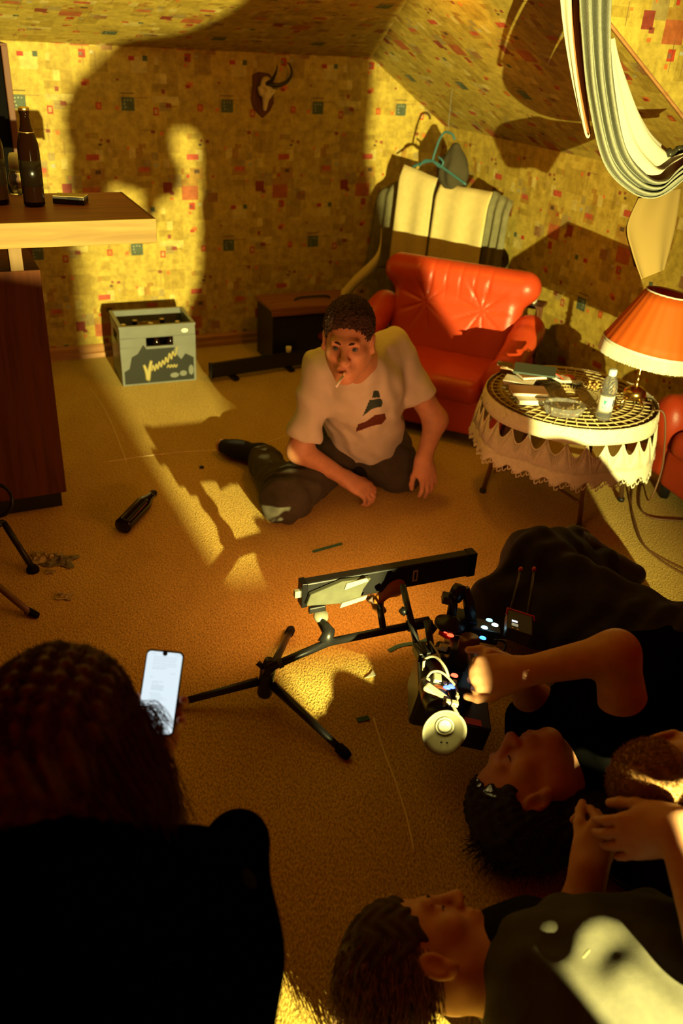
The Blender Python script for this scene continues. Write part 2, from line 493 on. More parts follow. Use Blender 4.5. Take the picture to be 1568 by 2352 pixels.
# ------------------------------------------------------------------ papered walls and roof slopes
mt, nt, b = nodes_of('patchwork_wallpaper')
at_ = N(nt, 'ShaderNodeVertexColor'); at_.layer_name = 'Col'
tc = N(nt, 'ShaderNodeTexCoord')
nz = N(nt, 'ShaderNodeTexNoise'); nz.inputs['Scale'].default_value = 28; nz.inputs['Detail'].default_value = 6; nz.inputs['Roughness'].default_value = .7
nt.links.new(tc.outputs['Object'], nz.inputs['Vector'])
rp = N(nt, 'ShaderNodeValToRGB'); rp.color_ramp.elements[0].position = .25; rp.color_ramp.elements[1].position = .75
rp.color_ramp.elements[0].color = (.55, .50, .42, 1); rp.color_ramp.elements[1].color = (1.2, 1.2, 1.15, 1)
nt.links.new(nz.outputs['Fac'], rp.inputs['Fac'])
mx = N(nt, 'ShaderNodeMix', data_type='RGBA', blend_type='MULTIPLY'); mx.inputs[0].default_value = 1
nt.links.new(at_.outputs['Color'], mx.inputs[6]); nt.links.new(rp.outputs['Color'], mx.inputs[7])
nt.links.new(mx.outputs[2], b.inputs['Base Color'])
b.inputs['Roughness'].default_value = .62; b.inputs['Specular IOR Level'].default_value = .25
M_paper = mt
TW, TH = 0.48, 0.66
def treemap(rs, x0, y0, x1, y1, out, depth=0):
    w, h = x1 - x0, y1 - y0
    if depth > 2 and (max(w, h) < .05 or (max(w, h) < .14 and rs.random() < .35)):
        t = rs.random()
        if t < .62: g = rs.uniform(.90, 1.06); c = (.57 * g, .42 * g, .072 * g)
        elif t < .80: g = rs.uniform(.8, 1.1); c = (.51 * g, .36 * g, .055 * g)
        elif t < .88: g = rs.uniform(.9, 1.1); c = (.64 * g, .52 * g, .16 * g)
        elif t < .94: c = (.44, .25, .04)
        elif t < .96: c = (.46, .13, .04)
        else: c = (.40, .30, .10)
        out.append((x0, y0, x1, y1, c, 0)); return
    f = rs.uniform(.32, .68)
    if w > h * rs.uniform(.7, 1.4):
        treemap(rs, x0, y0, x0 + w * f, y1, out, depth + 1); treemap(rs, x0 + w * f, y0, x1, y1, out, depth + 1)
    else:
        treemap(rs, x0, y0, x1, y0 + h * f, out, depth + 1); treemap(rs, x0, y0 + h * f, x1, y1, out, depth + 1)
rs = random.Random(21)
TILE = []
treemap(rs, 0, 0, TW, TH, TILE)
def sq(x, y, w, h, c, l=1): TILE.append((x - w / 2, y - h / 2, x + w / 2, y + h / 2, c, l))
RED, ORG, TEAL, DRK, GRY = (.50, .055, .025), (.72, .20, .04), (.10, .135, .085), (.12, .07, .035), (.46, .46, .33)
sq(.24, .53, .060, .058, TEAL)
for dx, dy in ((-.015, .015), (0, .017), (.014, .016), (-.016, .0), (-.012, -.014)): sq(.24 + dx, .53 + dy, .006, .006, GRY, 2)
sq(.24, .575, .065, .004, DRK)
sq(.105, .52, .026, .030, RED); sq(.105, .52, .016, .02, ORG, 2)
sq(.37, .50, .026, .034, RED); sq(.37, .50, .014, .02, (.62, .4, .15), 2)
sq(.06, .30, .06, .026, (.55, .10, .05)); sq(.41, .16, .045, .05, (.28, .05, .03)); sq(.30, .245, .05, .022, (.55, .12, .06))
sq(.16, .11, .05, .045, (.36, .19, .07)); sq(.05, .07, .03, .034, RED); sq(.33, .06, .022, .022, TEAL)
for i in range(26):
    c = rs.choice([RED, RED, ORG, ORG, DRK, GRY, (.62, .42, .16), (.30, .07, .04)]); s0 = rs.uniform(.008, .020)
    sq(rs.uniform(.02, TW - .02), rs.uniform(.02, TH - .02), s0 * rs.uniform(.8, 1.5), s0, c)
for i in range(12):
    x, y = rs.uniform(.04, TW - .05), rs.uniform(.04, TH - .05)
    if rs.random() < .5: sq(x, y, rs.uniform(.05, .09), .0025, (.24, .13, .05))
    else: sq(x, y, .0025, rs.uniform(.05, .1), (.30, .17, .06))
def paper(name, org, u, v, nrm, uw, vh, planes, u0=0.0, v0=0.0, label=None):
    """papered surface: u x v metres from org; planes clip it; u0,v0 shift the print"""
    bm = bmesh.new(); lay = bm.loops.layers.float_color.new('Col')
    org, u, v, nrm = Vector(org), Vector(u).normalized(), Vector(v).normalized(), Vector(nrm)
    for ix in range(int((uw + u0) // TW) + 2):
        for iy in range(int((vh + v0) // TH) + 2):
            for x0, y0, x1, y1, c, l in TILE:
                a0, a1, b0, b1 = x0 + (ix * TW - u0), x1 + (ix * TW - u0), y0 + (iy * TH - v0), y1 + (iy * TH - v0)
                a0, a1, b0, b1 = max(a0, 0), min(a1, uw), max(b0, 0), min(b1, vh)
                if a1 - a0 < 1e-4 or b1 - b0 < 1e-4: continue
                o = org + nrm * (l * .0004)
                f = bm.faces.new([bm.verts.new(o + u * p + v * q) for p, q in ((a0, b0), (a1, b0), (a1, b1), (a0, b1))])
                for lp in f.loops: lp[lay] = (*c, 1)
    for co, no in planes:
        bmesh.ops.bisect_plane(bm, geom=bm.verts[:] + bm.edges[:] + bm.faces[:], plane_co=co, plane_no=no, clear_outer=True, dist=1e-6)
    me = bpy.data.meshes.new(name); bm.to_mesh(me); bm.free()
    o = link(name, me, M_paper)
    tag(o, label, 'wall', kind='structure')
    # plaster body behind the paper, so the wall has thickness
    return o
ZB, ZR, AR, BB, SL = 1.425, 1.115, 2.685, 4.37, .66     # eaves heights, corner, pitch
UP = Vector((0, 0, 1))
paper('wall_back', W(-1.2, BB), WD, UP, -WN, AR + 1.2, ZB, [(W(AR, BB, ZR), (WD * SL + UP))], u0=.24 - (2.168 % TW) + TW, v0=.53 - 1.19 + TH,
      label='back gable wall papered in a gold patchwork print')
paper('wall_right', W(AR, 2.30), WN, UP, -WD, BB - 2.30, ZR, [], v0=.02, label='low side wall under the roof slope, gold patchwork paper')
nb_ = (WN * -SL + UP * -1).normalized(); nr_ = (WD * -SL + UP * -1).normalized()
# back slope rises towards the room, right slope rises towards the left; the hip joins them where their heights agree
SLB = .24                          # the back slope is flatter
hb = BB + (ZB - ZR) / SLB
hip_n = (WD * SL - WN * SLB).normalized()
nb_ = (WN * -SLB + UP * -1).normalized()
paper('ceiling_back', W(-1.2, BB, ZB), WD, (-WN + UP * SLB), nb_, 5.0, 2.6, [(W(AR, hb, 0), hip_n)], u0=.1, v0=.3, label='roof slope above the back wall, gold patchwork paper')
paper('ceiling_right', W(AR, 5.2, ZR), -WN, (-WD + UP * SL), nr_, 2.9, 2.0, [(W(AR, hb, 0), -hip_n), (W(0, BB + .005, 0), WN), (W(0, 2.30, 0), -WN)], u0=.15, v0=.1,
      label='roof slope over the side wall, gold patchwork paper')
paper('wall_dormer', W(1.2, 2.30, 1.0), WD, UP, -WN, 2.4, 1.4, [(W(AR, 2.3, ZR), -(WD * SL + UP))], u0=.0, v0=.2, label='dormer cheek wall papered in gold patchwork')
paper('wall_alcove', W(AR, 2.30, 0), WD, UP, -WN, 1.3, 1.6, [(W(AR, 2.3, ZR), (WD * SL + UP))], u0=.2, v0=.1, label='papered side of the dormer alcove behind the second armchair')
paper('wall_window', W(AR + 1.25, 2.30, 0), -WN, UP, -WD, 2.6, 2.0, [], u0=.3, v0=.1, label='papered far wall of the dormer alcove')
# seam strip along the dormer edge
MB().tube([W(AR - t, 2.30, ZR + t * SL) for t in (0, .4, .8, 1.2)], .006, 6).build('trim_1', M_base)
tag(bpy.data.objects['trim_1'], 'thin strip along the dormer edge', 'trim', kind='structure')
bb = MB()
bb.prism([W(-1.2, BB, 0), W(-1.2, BB - .018, 0), W(-1.2, BB - .018, .05), W(-1.2, BB - .008, .062), W(-1.2, BB, .062)], WD * (AR + 1.2))
o = bb.build('baseboard_back', M_base); tag(o, 'wooden baseboard along the back wall', 'baseboard', kind='structure')
o = MB().prism([W(-1.2, BB - .018, 0), W(-1.2, BB - .034, 0), W(-1.2, BB - .030, .022), W(-1.2, BB - .018, .026)], WD * (AR + 1.2)).build('shoe_moulding', M_base, o)
bb = MB().prism([W(AR, 2.30, 0), W(AR - .018, 2.30, 0), W(AR - .018, 2.30, .05), W(AR, 2.30, .062)], WN * (BB - 2.30))
o = bb.build('baseboard_right', M_base); tag(o, 'wooden baseboard along the low side wall', 'baseboard', kind='structure')

# ------------------------------------------------------------------ bar counter
t = thing('bar_counter', W(-.2, 2.8), 'wooden home bar with pale front edge and reddish top', 'bar')
def wbox(mb, a0, a1, b0, b1, z0, z1):
    return mb.hexa([W(a0, b0, z0), W(a1, b0, z0), W(a1, b1, z0), W(a0, b1, z0)], [W(a0, b0, z1), W(a1, b0, z1), W(a1, b1, z1), W(a0, b1, z1)])
wbox(MB(), -1.4, .605, 2.505, 2.93, .990, 1.05).build('countertop', M_bartop, t, bevel=.001)
wbox(MB(), -1.4, .611, 2.49, 2.505, .985, 1.0515).build('front_edge', M_barEdge, t, bevel=.0015)
wbox(MB(), .605, .611, 2.505, 2.93, .985, 1.0505).build('side_edge', M_darkwood, t)
wbox(MB(), -1.4, .318, 2.81, 3.16, .06, .845).build('cabinet_body', M_barbody, t, bevel=.002)
wbox(MB(), -1.4, .300, 2.825, 3.15, 0, .06).build('plinth', M_black, t)
wbox(MB(), .232, .270, 2.81, 2.85, .845, .99).build('post', M_post, t, bevel=.001)
wbox(MB(), -.4, -.362, 2.81, 2.85, .845, .99).build('post', M_post, t, bevel=.001)
wbox(MB(), -1.4, .215, 3.12, 3.15, .845, .985).build('back_panel', M_black, t)
# tall dark cabinet behind the bar
t = thing('wall_cabinet', W(-.1, 4.2), 'tall dark cabinet with wooden edge behind the bar', 'cabinet')
wbox(MB(), -.9, .415, 4.13, 4.355, 0, 1.42).build('body', mat('matt_black_panel', (.006, .005, .004), .95, spec=.02), t, bevel=.002)
wbox(MB(), .415, .44, 4.10, 4.36, 0, 1.415).build('side_edge', M_darkwood, t, bevel=.002)
wbox(MB(), -.9, .44, 4.10, 4.36, 1.415, 1.422).build('top_board', M_darkwood, t)

# ------------------------------------------------------------------ bottles
BOT = [(0, 0), (.027, 0), (.030, .004), (.030, .006), (.0302, .150), (.0285, .168), (.0215, .192), (.0150, .215), (.0128, .236), (.0128, .244), (.0142, .246), (.0142, .254), (.0125, .256), (0, .256)]
CAPP = [(0, .262), (.0125, .262), (.0146, .259), (.0150, .252), (.0138, .252), (0, .2565)]
M_label = mat('bottle_paper_label', (.006, .003, .001), .25, spec=.3)
M_gold = mat('gold_foil', (.75, .55, .18), .3, 1)
def bottle(name, loc, label, rot=None, cap=True, lab=True, group=None, s=1.0):
    t = thing(name, loc, label, 'bottle', group)
    r = rot or Matrix.Identity(3)
    MB().lathe([(a * s, b * s) for a, b in BOT], loc, r, 28).build('glass_body', M_amber, t, True)
    if lab:
        MB().lathe([(.0306 * s, .055 * s), (.0306 * s, .125 * s)], loc, r, 28).build('label', M_label, t, True)
        mb = MB()
        for z in (.196, .206): mb.lathe([(.0210 - (z - .196) * .55 + .0004, z), (.0200 - (z - .196) * .55 + .0004, z + .003)], loc, r, 28)
        mb.build('neck_foil', M_gold, t, True)
    if cap: MB().lathe([(a * s, b * s) for a, b in CAPP], loc, r, 21).build('cap', M_gold, t, True)
    return t
bottle('beer_bottle', at(80, 472, 1.0505), 'capped brown beer bottle standing beside the flat pack on the bar')
bottle('beer_bottle', at(-2, 468, 1.0505), 'brown beer bottle standing left of the clear jar on the bar', cap=True)
d = (at(352, 1134, .031) - at(285, 1205, .031)); d.z = 0
bottle('beer_bottle', at(281, 1209, .031), 'empty brown beer bottle lying on the carpet', frame((0, 0, 1), d), cap=False, lab=False)
# clear jar between the bottles
loc = at(42, 446, 1.0505); t = thing('glass_jar', loc, 'clear glass jar behind the beer bottles on the bar', 'jar')
MB().lathe([(.022, 0), (.026, .004), (.026, .05), (.021, .062), (.018, .075), (.0165, .075), (.0195, .062), (.0245, .05), (.0245, .006), (0, .005)], loc, None, 24).build('glass_body', M_glass, t, True)
MB().lathe([(.017, .072), (.017, .105), (.012, .118), (0, .12)], loc, None, 20).build('stopper', M_cream, t, True)
# flat pack
loc = at(163, 466, 1.0505); t = thing('cigarette_pack', loc, 'flat dark pack with pale top lying on the bar', 'pack')
R3 = rotm(z=YAW - .42)
MB().box(loc + Vector((0, 0, .011)), (.092, .055, .021), R3).build('carton', mat('dark_carton', (.03, .022, .012), .45), t, bevel=.0015)
MB().box(loc + Vector((0, 0, .0222)), (.090, .053, .0015), R3).build('lid', mat('tan_carton', (.42, .30, .10), .5), t, bevel=.0004)
MB().box(loc + R3 @ Vector((.016, -.0277, .0135)), (.034, .0015, .014), R3).build('flap', M_black, t)

# ------------------------------------------------------------------ beer crate
cl, cr = at(283, 888), at(451, 873)
cx = (cr - cl).normalized(); cyv = UP.cross(cx); cw = (cr - cl).length; cd_, ch_ = .27, .285
CRM = Matrix((cx, cyv, UP)).transposed()
org = cl
t = thing('beer_crate', org + cx * cw / 2 + cyv * cd_ / 2, 'grey and black plastic beer crate by the back wall', 'crate')
M_crate = mat('grey_crate_plastic', (.145, .150, .125), .35, var=.1, scale=12)
M_cratep = mat('dark_crate_print', (.018, .02, .016), .3)
def L(x, y, z): return org + cx * x + cyv * y + UP * z
def cbox(mb, x0, x1, y0, y1, z0, z1):
    return mb.hexa([L(x0, y0, z0), L(x1, y0, z0), L(x1, y1, z0), L(x0, y1, z0)], [L(x0, y0, z1), L(x1, y0, z1), L(x1, y1, z1), L(x0, y1, z1)])
TK = .012
body = MB()
for y0 in (0, cd_ - TK):   # front and back with a hand hole
    hx0, hx1, hz0, hz1 = cw * .34, cw * .70, ch_ * .66, ch_ * .82
    cbox(body, 0, cw, y0, y0 + TK, 0, hz0); cbox(body, 0, hx0, y0, y0 + TK, hz0, hz1); cbox(body, hx1, cw, y0, y0 + TK, hz0, hz1)
    cbox(body, 0, cw, y0, y0 + TK, hz1, ch_)
for x0 in (0, cw - TK):
    hy0, hy1, hz0, hz1 = cd_ * .3, cd_ * .7, ch_ * .66, ch_ * .84
    cbox(body, x0, x0 + TK, TK, cd_ - TK, 0, hz0); cbox(body, x0, x0 + TK, TK, hy0, hz0, hz1); cbox(body, x0, x0 + TK, hy1, cd_ - TK, hz0, hz1)
    cbox(body, x0, x0 + TK, TK, cd_ - TK, hz1, ch_)
cbox(body, TK, cw - TK, TK, cd_ - TK, 0, .01)
body.build('body', M_crate, t, bevel=.0015)
rim = MB()
for x0, x1, y0, y1 in ((-.003, cw + .003, -.003, .014), (-.003, cw + .003, cd_ - .014, cd_ + .003), (-.003, .014, .014, cd_ - .014), (cw - .014, cw + .003, .014, cd_ - .014)):
    cbox(rim, x0, x1, y0, y1, ch_ - .004, ch_ + .006)
rim.build('rim', M_crate, t, bevel=.001)
div = MB()
ciw, cid = (cw - 2 * TK) / 5, (cd_ - 2 * TK) / 4
for k in range(1, 5): cbox(div, TK + ciw * k - .0012, TK + ciw * k + .0012, TK, cd_ - TK, .01, .16)
for k in range(1, 4): cbox(div, TK, cw - TK, TK + cid * k - .0012, TK + cid * k + .0012, .01, .16)
div.build('divider', M_cratep, t)
# dark printed panel with a ragged outline
def FP(x, z, e=.0012): return L(x * cw, -e, z * ch_)
pr_ = MB()
out1 = [(.03, .03), (.97, .03), (.97, .42), (.86, .50), (.80, .40), (.70, .56), (.72, .62), (.34, .62), (.30, .70), (.22, .55), (.14, .50), (.10, .30), (.03, .25)]
pr_.prism([FP(x, z) for x, z in out1], cyv * -.0004)
pr_.build('printed_panel', M_cratep, t)

# slanted script logo in pale gold: big pointed initial, then a run of joined letters, and a short second word
M_script = mat('pale_gold_print', (.34, .28, .10), .4)
sc_ = MB()
def SP(u, v):   # along the rising baseline
    return FP(.30 + u * .46, .10 + u * .30 + v, .0022)
sc_.tube(arc([SP(-.02, .26), SP(.05, .10), SP(.075, -.04), SP(.13, .12), SP(.20, .26)], 16), [.0075 + .004 * math.sin(k / 16 * 3.1) for k in range(17)], 6)
xs = [(.20, .08), (.25, .16), (.29, .05), (.34, .15), (.38, .05), (.43, .16), (.48, .05), (.53, .15), (.58, .06), (.63, .17), (.68, .06), (.74, .20), (.79, .08), (.84, .20), (.9, .10), (.97, .24)]
sc_.tube(arc([SP(*p) for p in xs], 90), .0042, 6)
sc_.tube(arc([FP(.60 + .02 * k, .27 + (.05 if k % 2 else 0), .0022) for k in range(8)], 40), .0035, 6)
sc_.build('script_logo', M_script, t, True)
e_ = MB()
for x, z, rx, rz in ((.70, .13, .06, .045), (.82, .15, .05, .05), (.93, .2, .035, .09)):
    e_.prism([FP(x + rx * math.cos(a), z + rz * math.sin(a), .0018) for a in [k * math.pi / 7 for k in range(14)]], cyv * -.0004)
e_.build('emblem_patch', M_crate, t)
MB().prism([FP(.86 + .045 * math.cos(a), .90 + .035 * math.sin(a), .0018) for a in [k * math.pi / 7 for k in range(14)]], cyv * -.0004).build('sticker', M_cream, t)
# bottles in the crate, one per used cell
src = None
for i, (kx, ky) in enumerate(((0, 0), (1, 0), (2, 0), (3, 0), (4, 0), (1, 1), (2, 1), (3, 1), (0, 2), (2, 2), (4, 2), (1, 3), (3, 3))):
    p = L(TK + ciw * (kx + .5), TK + cid * (ky + .5), .0100)
    if src is None:
        src = bottle('crate_bottle', p, 'brown beer bottle standing in the grey crate', None, True, False, 'bottles in the beer crate', .92)
    else:
        c_ = src.copy(); COL.objects.link(c_); c_.location = p
        for chd in src.children:
            d_ = chd.copy(); COL.objects.link(d_); d_.parent = c_

# ------------------------------------------------------------------ old wooden case (radio chest) against the back wall
t = thing('wooden_chest', W(1.75, 4.08), 'black box-shaped chest with a brown wooden top, against the back wall', 'chest')
wbox(MB(), 1.545, 2.02, 3.97, 4.20, .0, .285).build('body', mat('black_lacquer', (.010, .008, .007), .4), t, bevel=.004)
M_chesttop = wood('worn_chest_top', (.22, .08, .03), (.36, .15, .05), .4)
wbox(MB(), 1.535, 2.03, 3.955, 4.21, .285, .305).build('top_board', M_chesttop, t, bevel=.003)
wbox(MB(), 1.535, 2.03, 3.952, 3.962, .262, .285).build('front_moulding', M_chesttop, t, bevel=.002)
MB().tube(arc([W(1.70, 4.06, .306), W(1.72, 4.06, .318), W(1.80, 4.06, .320), W(1.88, 4.06, .318), W(1.90, 4.06, .306)], 14), .006, 8).build('handle', M_black, t, True)
mb = MB(); mb.prism([W(1.835 + .034 * math.cos(a), 3.9695, .135 + .022 * math.sin(a)) for a in [k * math.pi / 10 for k in range(20)]], WN * -.002)
mb.build('oval_badge', mat('dull_red_badge', (.22, .03, .025), .5), t)
for k in range(2): MB().box(W(1.58 + .41 * k, 4.06, .306), (.02, .02, .004), rotm(z=YAW)).build('corner_fitting', M_brass, t)
# long black LED panel case on the floor
A, B = at(484, 855, .05), at(705, 822, .05)
dv = (B - A); dv.z = 0; dv.normalize(); sd = UP.cross(dv)
t = thing('black_lamp_bar', (A + B) / 2 - UP * .05, 'long black light panel standing on its edge by the chest', 'lamp')
Mx = Matrix((dv, sd, UP)).transposed(); ctr = (A + B) / 2; ln = (B - A).length
MB().box(ctr + UP * .008, (ln, .03, .072), Mx).build('housing', M_black, t, bevel=.004)
MB().box(ctr - sd * .0165 + UP * .008, (ln * .96, .003, .062), Mx).build('diffuser', mat('dark_diffuser', (.02, .018, .016), .3), t)
for s_ in (-1, 1): MB().box(ctr + dv * s_ * (ln / 2) + UP * .008, (.010, .034, .076), Mx).build('end_cap', M_darkmetal, t, bevel=.002)
for s_ in (-.28, .30): MB().box(ctr + dv * ln * s_ - UP * .038, (.03, .09, .014), Mx).build('foot', M_darkmetal, t, bevel=.002)
loc = at(667, 826, .0); loc = ctr + dv * .16 + UP * .044
t = thing('shot_glass', loc, 'tiny pale cup standing on the long black light panel', 'cup')
MB().lathe([(.009, 0), (.012, .002), (.0145, .03), (.0135, .03), (.011, .004), (0, .004)], loc, None, 16).build('wall', M_cream, t, True)
MB().lathe([(.0115, .006), (.0128, .016), (0, .016)], loc, None, 16).build('contents', M_brass, t, True)

# ------------------------------------------------------------------ skull trophy
ctr = W(1.63, BB, 1.245)
t = thing('skull_trophy', ctr, 'small horned skull on a dark shield plaque, hung on the back wall', 'trophy')
def TP(x, z, o=.012): return ctr + WD * x + UP * z - WN * o
out1 = [(-.055, .085), (-.02, .098), (.03, .092), (.052, .070), (.056, .0), (.055, -.04), (.035, -.075), (-.002, -.105), (-.02, -.088), (-.05, -.060), (-.062, -.02), (-.052, .04)]
MB().prism([TP(x, z, .0) for x, z in out1], -WN * .014).build('plaque', M_darkwood, t, bevel=.004)
M_bone = mat('old_bone', (.72, .60, .30), .6, var=.12, scale=60)
R_w = Matrix((WD, -WN, UP)).transposed()
pr = [ell(TP(.008, .048, .03), (.030, .02, .034), R_w, .015), ell(TP(.006, .02, .035), (.034, .016, .02), R_w, .015),
      cone(TP(.006, .01, .036), TP(.0, -.062, .03), .020, .010, .02), cone(TP(-.028, .03, .03), TP(-.02, .005, .03), .008, .01, .012), cone(TP(.05, .02, .03), TP(.02, -.005, .03), .008, .012, .012),
      ell(TP(.030, .024, .05), (.012, .012, .010), R_w, .006, 's'), ell(TP(-.012, .024, .05), (.012, .012, .010), R_w, .006, 's')]
surf('skull', pr, .0025, M_bone, t)
M_horn = mat('dark_horn', (.025, .018, .012), .35)
def horn(pts): 
    p = arc([TP(*q) for q in pts], 22); MB().tube(p, [.011 * (1 - k / 23) ** .8 + .0008 for k in range(23)], 10).build('horn', M_horn, t, True)
horn([(.006, .052, .045), (.05, .046, .06), (.10, .062, .065), (.128, .10, .06), (.118, .135, .055), (.105, .145, .05)])
horn([(.006, .05, .045), (.018, .066, .075), (.028, .10, .10), (.034, .135, .11)])

# ------------------------------------------------------------------ garment on a hanger in the corner
HA, HB = W(2.27, 4.19, .895), W(2.56, 3.60, .905)
hv = (HB - HA); hv.z = 0; hv.normalize(); hn = hv.cross(UP)      # hn: towards the room
if hn.y > 0: hn = -hn
mid = (HA + HB) / 2
t = thing('clothes_hanger', W(2.62, 4.30, 1.1), 'turquoise plastic clothes hanger above the pale yellow garment', 'hanger')
M_turq = mat('turquoise_plastic', (.045, .15, .16), .45)
def HF(x, o, z): q = HA + hv * x + hn * o; return Vector((q.x, q.y, z))
MB().tube(arc([HF(.43, .088, 1.115), HF(.41, .088, 1.138), HF(.37, .088, 1.142), HF(.345, .088, 1.110), HF(.325, .088, 1.050), HF(.315, .088, 1.005)], 20), .0055, 8).build('hook', M_turq, t, True)
MB().tube(arc([HF(.245, .092, 0.975), HF(.275, .092, 1.005), HF(.32, .092, 1.005), HF(.365, .092, 0.985), HF(.38, .092, 1.010), HF(.35, .092, 1.030)], 24), .005, 8).build('neck', M_turq, t, True)
MB().tube(arc([HF(.20, .088, 0.965), HF(.31, .088, 1.005), HF(.40, .088, 0.975), HF(.52, .088, 0.925)], 16), .006, 8).build('shoulder_bar', M_turq, t, True)
hz = HF(.385, .088, 1.140); zs = ZR + (AR - hz.dot(WD)) * SL
MB().tube([hz, Vector((hz.x, hz.y, zs + .002))], .0007, 5).build('hanging_wire', M_black, t)
t = thing('striped_robe', W(2.5, 3.95, .45), 'pale yellow and khaki panelled garment hanging in the corner behind the armchair', 'garment')
M_khaki = mat('khaki_cloth', (.17, .155, .075), .95, var=.15, scale=40, bump=.15)
M_yel = mat('pale_yellow_cloth', (.62, .50, .20), .95, var=.06, scale=40, bump=.12)
def panel(name, x0, x1, zt0, zt1, zb0, zb1, out, m_, waves=3, ph=0.0, amp=.012):
    def fn(u, v):
        x = x0 + (x1 - x0) * v; z = (zt0 + (zt1 - zt0) * v) * (1 - u) + (zb0 + (zb1 - zb0) * v) * u
        o = out + amp * math.sin(v * waves * 2 * math.pi + ph + u * .8) * (.35 + u) - .03 * max(0, .12 - u) * 8 * (1 if u < .12 else 0)
        return HA + hv * x + hn * (o + .03 * u) + UP * (z - HA.z)
    MB().grid(fn, 20, 24).build(name, m_, t, True, solid=.004)
HL = (HB - HA).length
panel('sleeve', -.05, .16, .81, .93, .43, .43, .03, M_khaki, 3, 0, .016)
panel('yellow_panel', .12, .33, .965, .925, .42, .40, .075, M_yel, 1.5, .6, .008)
panel('centre_panel', .29, .42, .89, .89, .38, .38, .05, M_khaki, 1.5, 2, .01)
panel('yellow_panel', .35, .65, .905, .905, .39, .36, .075, M_yel, 2, 1.9, .008)
panel('sleeve', .63, .74, .905, .87, .38, .36, .03, M_khaki, 2.5, 1, .014)
# dark hood above the shoulders
hc = HF(.40, .023, .93)
hd = [ell(hc + UP * .03, (.085, .05, .10), np.array(Matrix((hv, hn, UP)).transposed()), .02), cone(hc + UP * .06, hc + UP * .145, .06, .022, .03)]
surf('hood', hd, .006, mat('dark_khaki_cloth', (.055, .045, .02), .95), t, folds([(hv, 90, .3), (hv, 60, 1)], .006), .006)
# hanging loose band that falls to the left, over the chest
lf = arc([HA + UP * -.30 + hv * -.01, W(2.16, 4.02, .50), W(2.02, 3.98, .40), W(1.93, 3.96, .325)], 16)
MB().ribbon([p - UP * .03 + hn * .02 for p in lf], [p + UP * .045 + hn * .02 for p in lf]).build('loose_band', M_yel, t, True, solid=.006)

# ------------------------------------------------------------------ armchairs
def leather(name, col):
    mt, nt, b = nodes_of(name)
    b.inputs['Base Color'].default_value = (*col, 1); b.inputs['Roughness'].default_value = .36; b.inputs['Specular IOR Level'].default_value = .45
    tc = N(nt, 'ShaderNodeTexCoord'); v = N(nt, 'ShaderNodeTexVoronoi'); v.inputs['Scale'].default_value = 260
    nz = N(nt, 'ShaderNodeTexNoise'); nz.inputs['Scale'].default_value = 14; nz.inputs['Detail'].default_value = 5
    mx = N(nt, 'ShaderNodeMath', operation='ADD')
    for n_ in (v, nz): nt.links.new(tc.outputs['Object'], n_.inputs['Vector'])
    ml = N(nt, 'ShaderNodeMath', operation='MULTIPLY'); ml.inputs[1].default_value = .15
    nt.links.new(v.outputs['Distance'], ml.inputs[0]); nt.links.new(ml.outputs[0], mx.inputs[0]); nt.links.new(nz.outputs['Fac'], mx.inputs[1])
    bp = N(nt, 'ShaderNodeBump'); bp.inputs['Strength'].default_value = .25; bp.inputs['Distance'].default_value = .01
    nt.links.new(mx.outputs[0], bp.inputs['Height']); nt.links.new(bp.outputs['Normal'], b.inputs['Normal'])
    return mt
M_leather = leather('red_leather', (.50, .050, .012))
def armchair(name, C0, fwd, label, detail=True):
    C0 = Vector(C0); f = Vector((fwd[0], fwd[1], 0)).normalized(); l = Vector((-f.y, f.x, 0))
    Mx = np.array(Matrix((l, f, UP)).transposed())
    P = lambda x, y, z: C0 + l * x + f * y + UP * z
    t = thing(name, C0, label, 'armchair')
    surf('base', [rbox(P(0, -.02, .135), (.29, .23, .085), Mx, .02)], .008, M_leather, t)
    pr = [rbox(P(0, .02, .245), (.265, .215, .055), Mx, .045)]
    surf('seat_cushion', pr, .007, M_leather, t, folds([(l, 40, 0), (f, 30, 1)], .002), .002)
    # back with a rolled headrest and radiating pleats from two buttons
    tl = np.array(Matrix((l, (f * .96 + UP * .28).normalized(), (UP * .96 - f * .28).normalized())).transposed())
    pr = [rbox(P(0, -.20, .42), (.30, .065, .19), tl, .06), cone(P(-.29, -.235, .60), P(.29, -.235, .60), .072, .072, .04)]
    bt = [np.array(P(-.13, -.125, .49)), np.array(P(.13, -.125, .49))]
    for q in bt: pr.append(ell(q + np.array(f) * .018, (.022, .022, .022), None, .03, 's'))
    la, ua = np.array(l), np.array([0, 0, 1.])
    def pleat(Q):
        o = np.zeros(len(Q))
        for q in bt:
            r = Q - q; x = r @ la; z = r @ ua; rr = np.sqrt(x * x + z * z) + 1e-6
            an = np.arctan2(z, x)
            o += .006 * np.maximum(0, np.sin(an * 9 + 1)) ** 3 * np.exp(-((rr - .05) / .07) ** 2)
        x = (Q - np.array(C0)) @ la; zz = Q[:, 2]
        o += .004 * np.maximum(0, np.sin(x * 95)) ** 6 * np.exp(-((zz - .60) / .06) ** 2) * (np.abs(x) < .2)
        return o
    surf('backrest', pr, .005, M_leather, t, pleat, .006)
    for s_ in (-1, 1):
        pr = [cone(P(s_ * .335, .17, .33), P(s_ * .345, -.20, .43), .062, .070, .03), rbox(P(s_ * .335, -.01, .20), (.05, .215, .13), Mx, .03, .05),
              ell(P(s_ * .335, .19, .30), (.064, .055, .10), Mx, .05)]
        surf('armrest', pr, .006, M_leather, t, folds([(f, 55, s_), (UP, 35, 2)], .003), .003)
    for sx in (-.27, .27):
        for sy in (-.2, .18):
            MB().lathe([(.018, 0), (.024, .05), (.024, .056)], P(sx, sy, 0), None, 14).build('leg', M_black, t, True)
    return t
armchair('armchair', (.385, 3.66, 0), (-.38, -.925), 'red leather armchair with rolled headrest in the room corner')
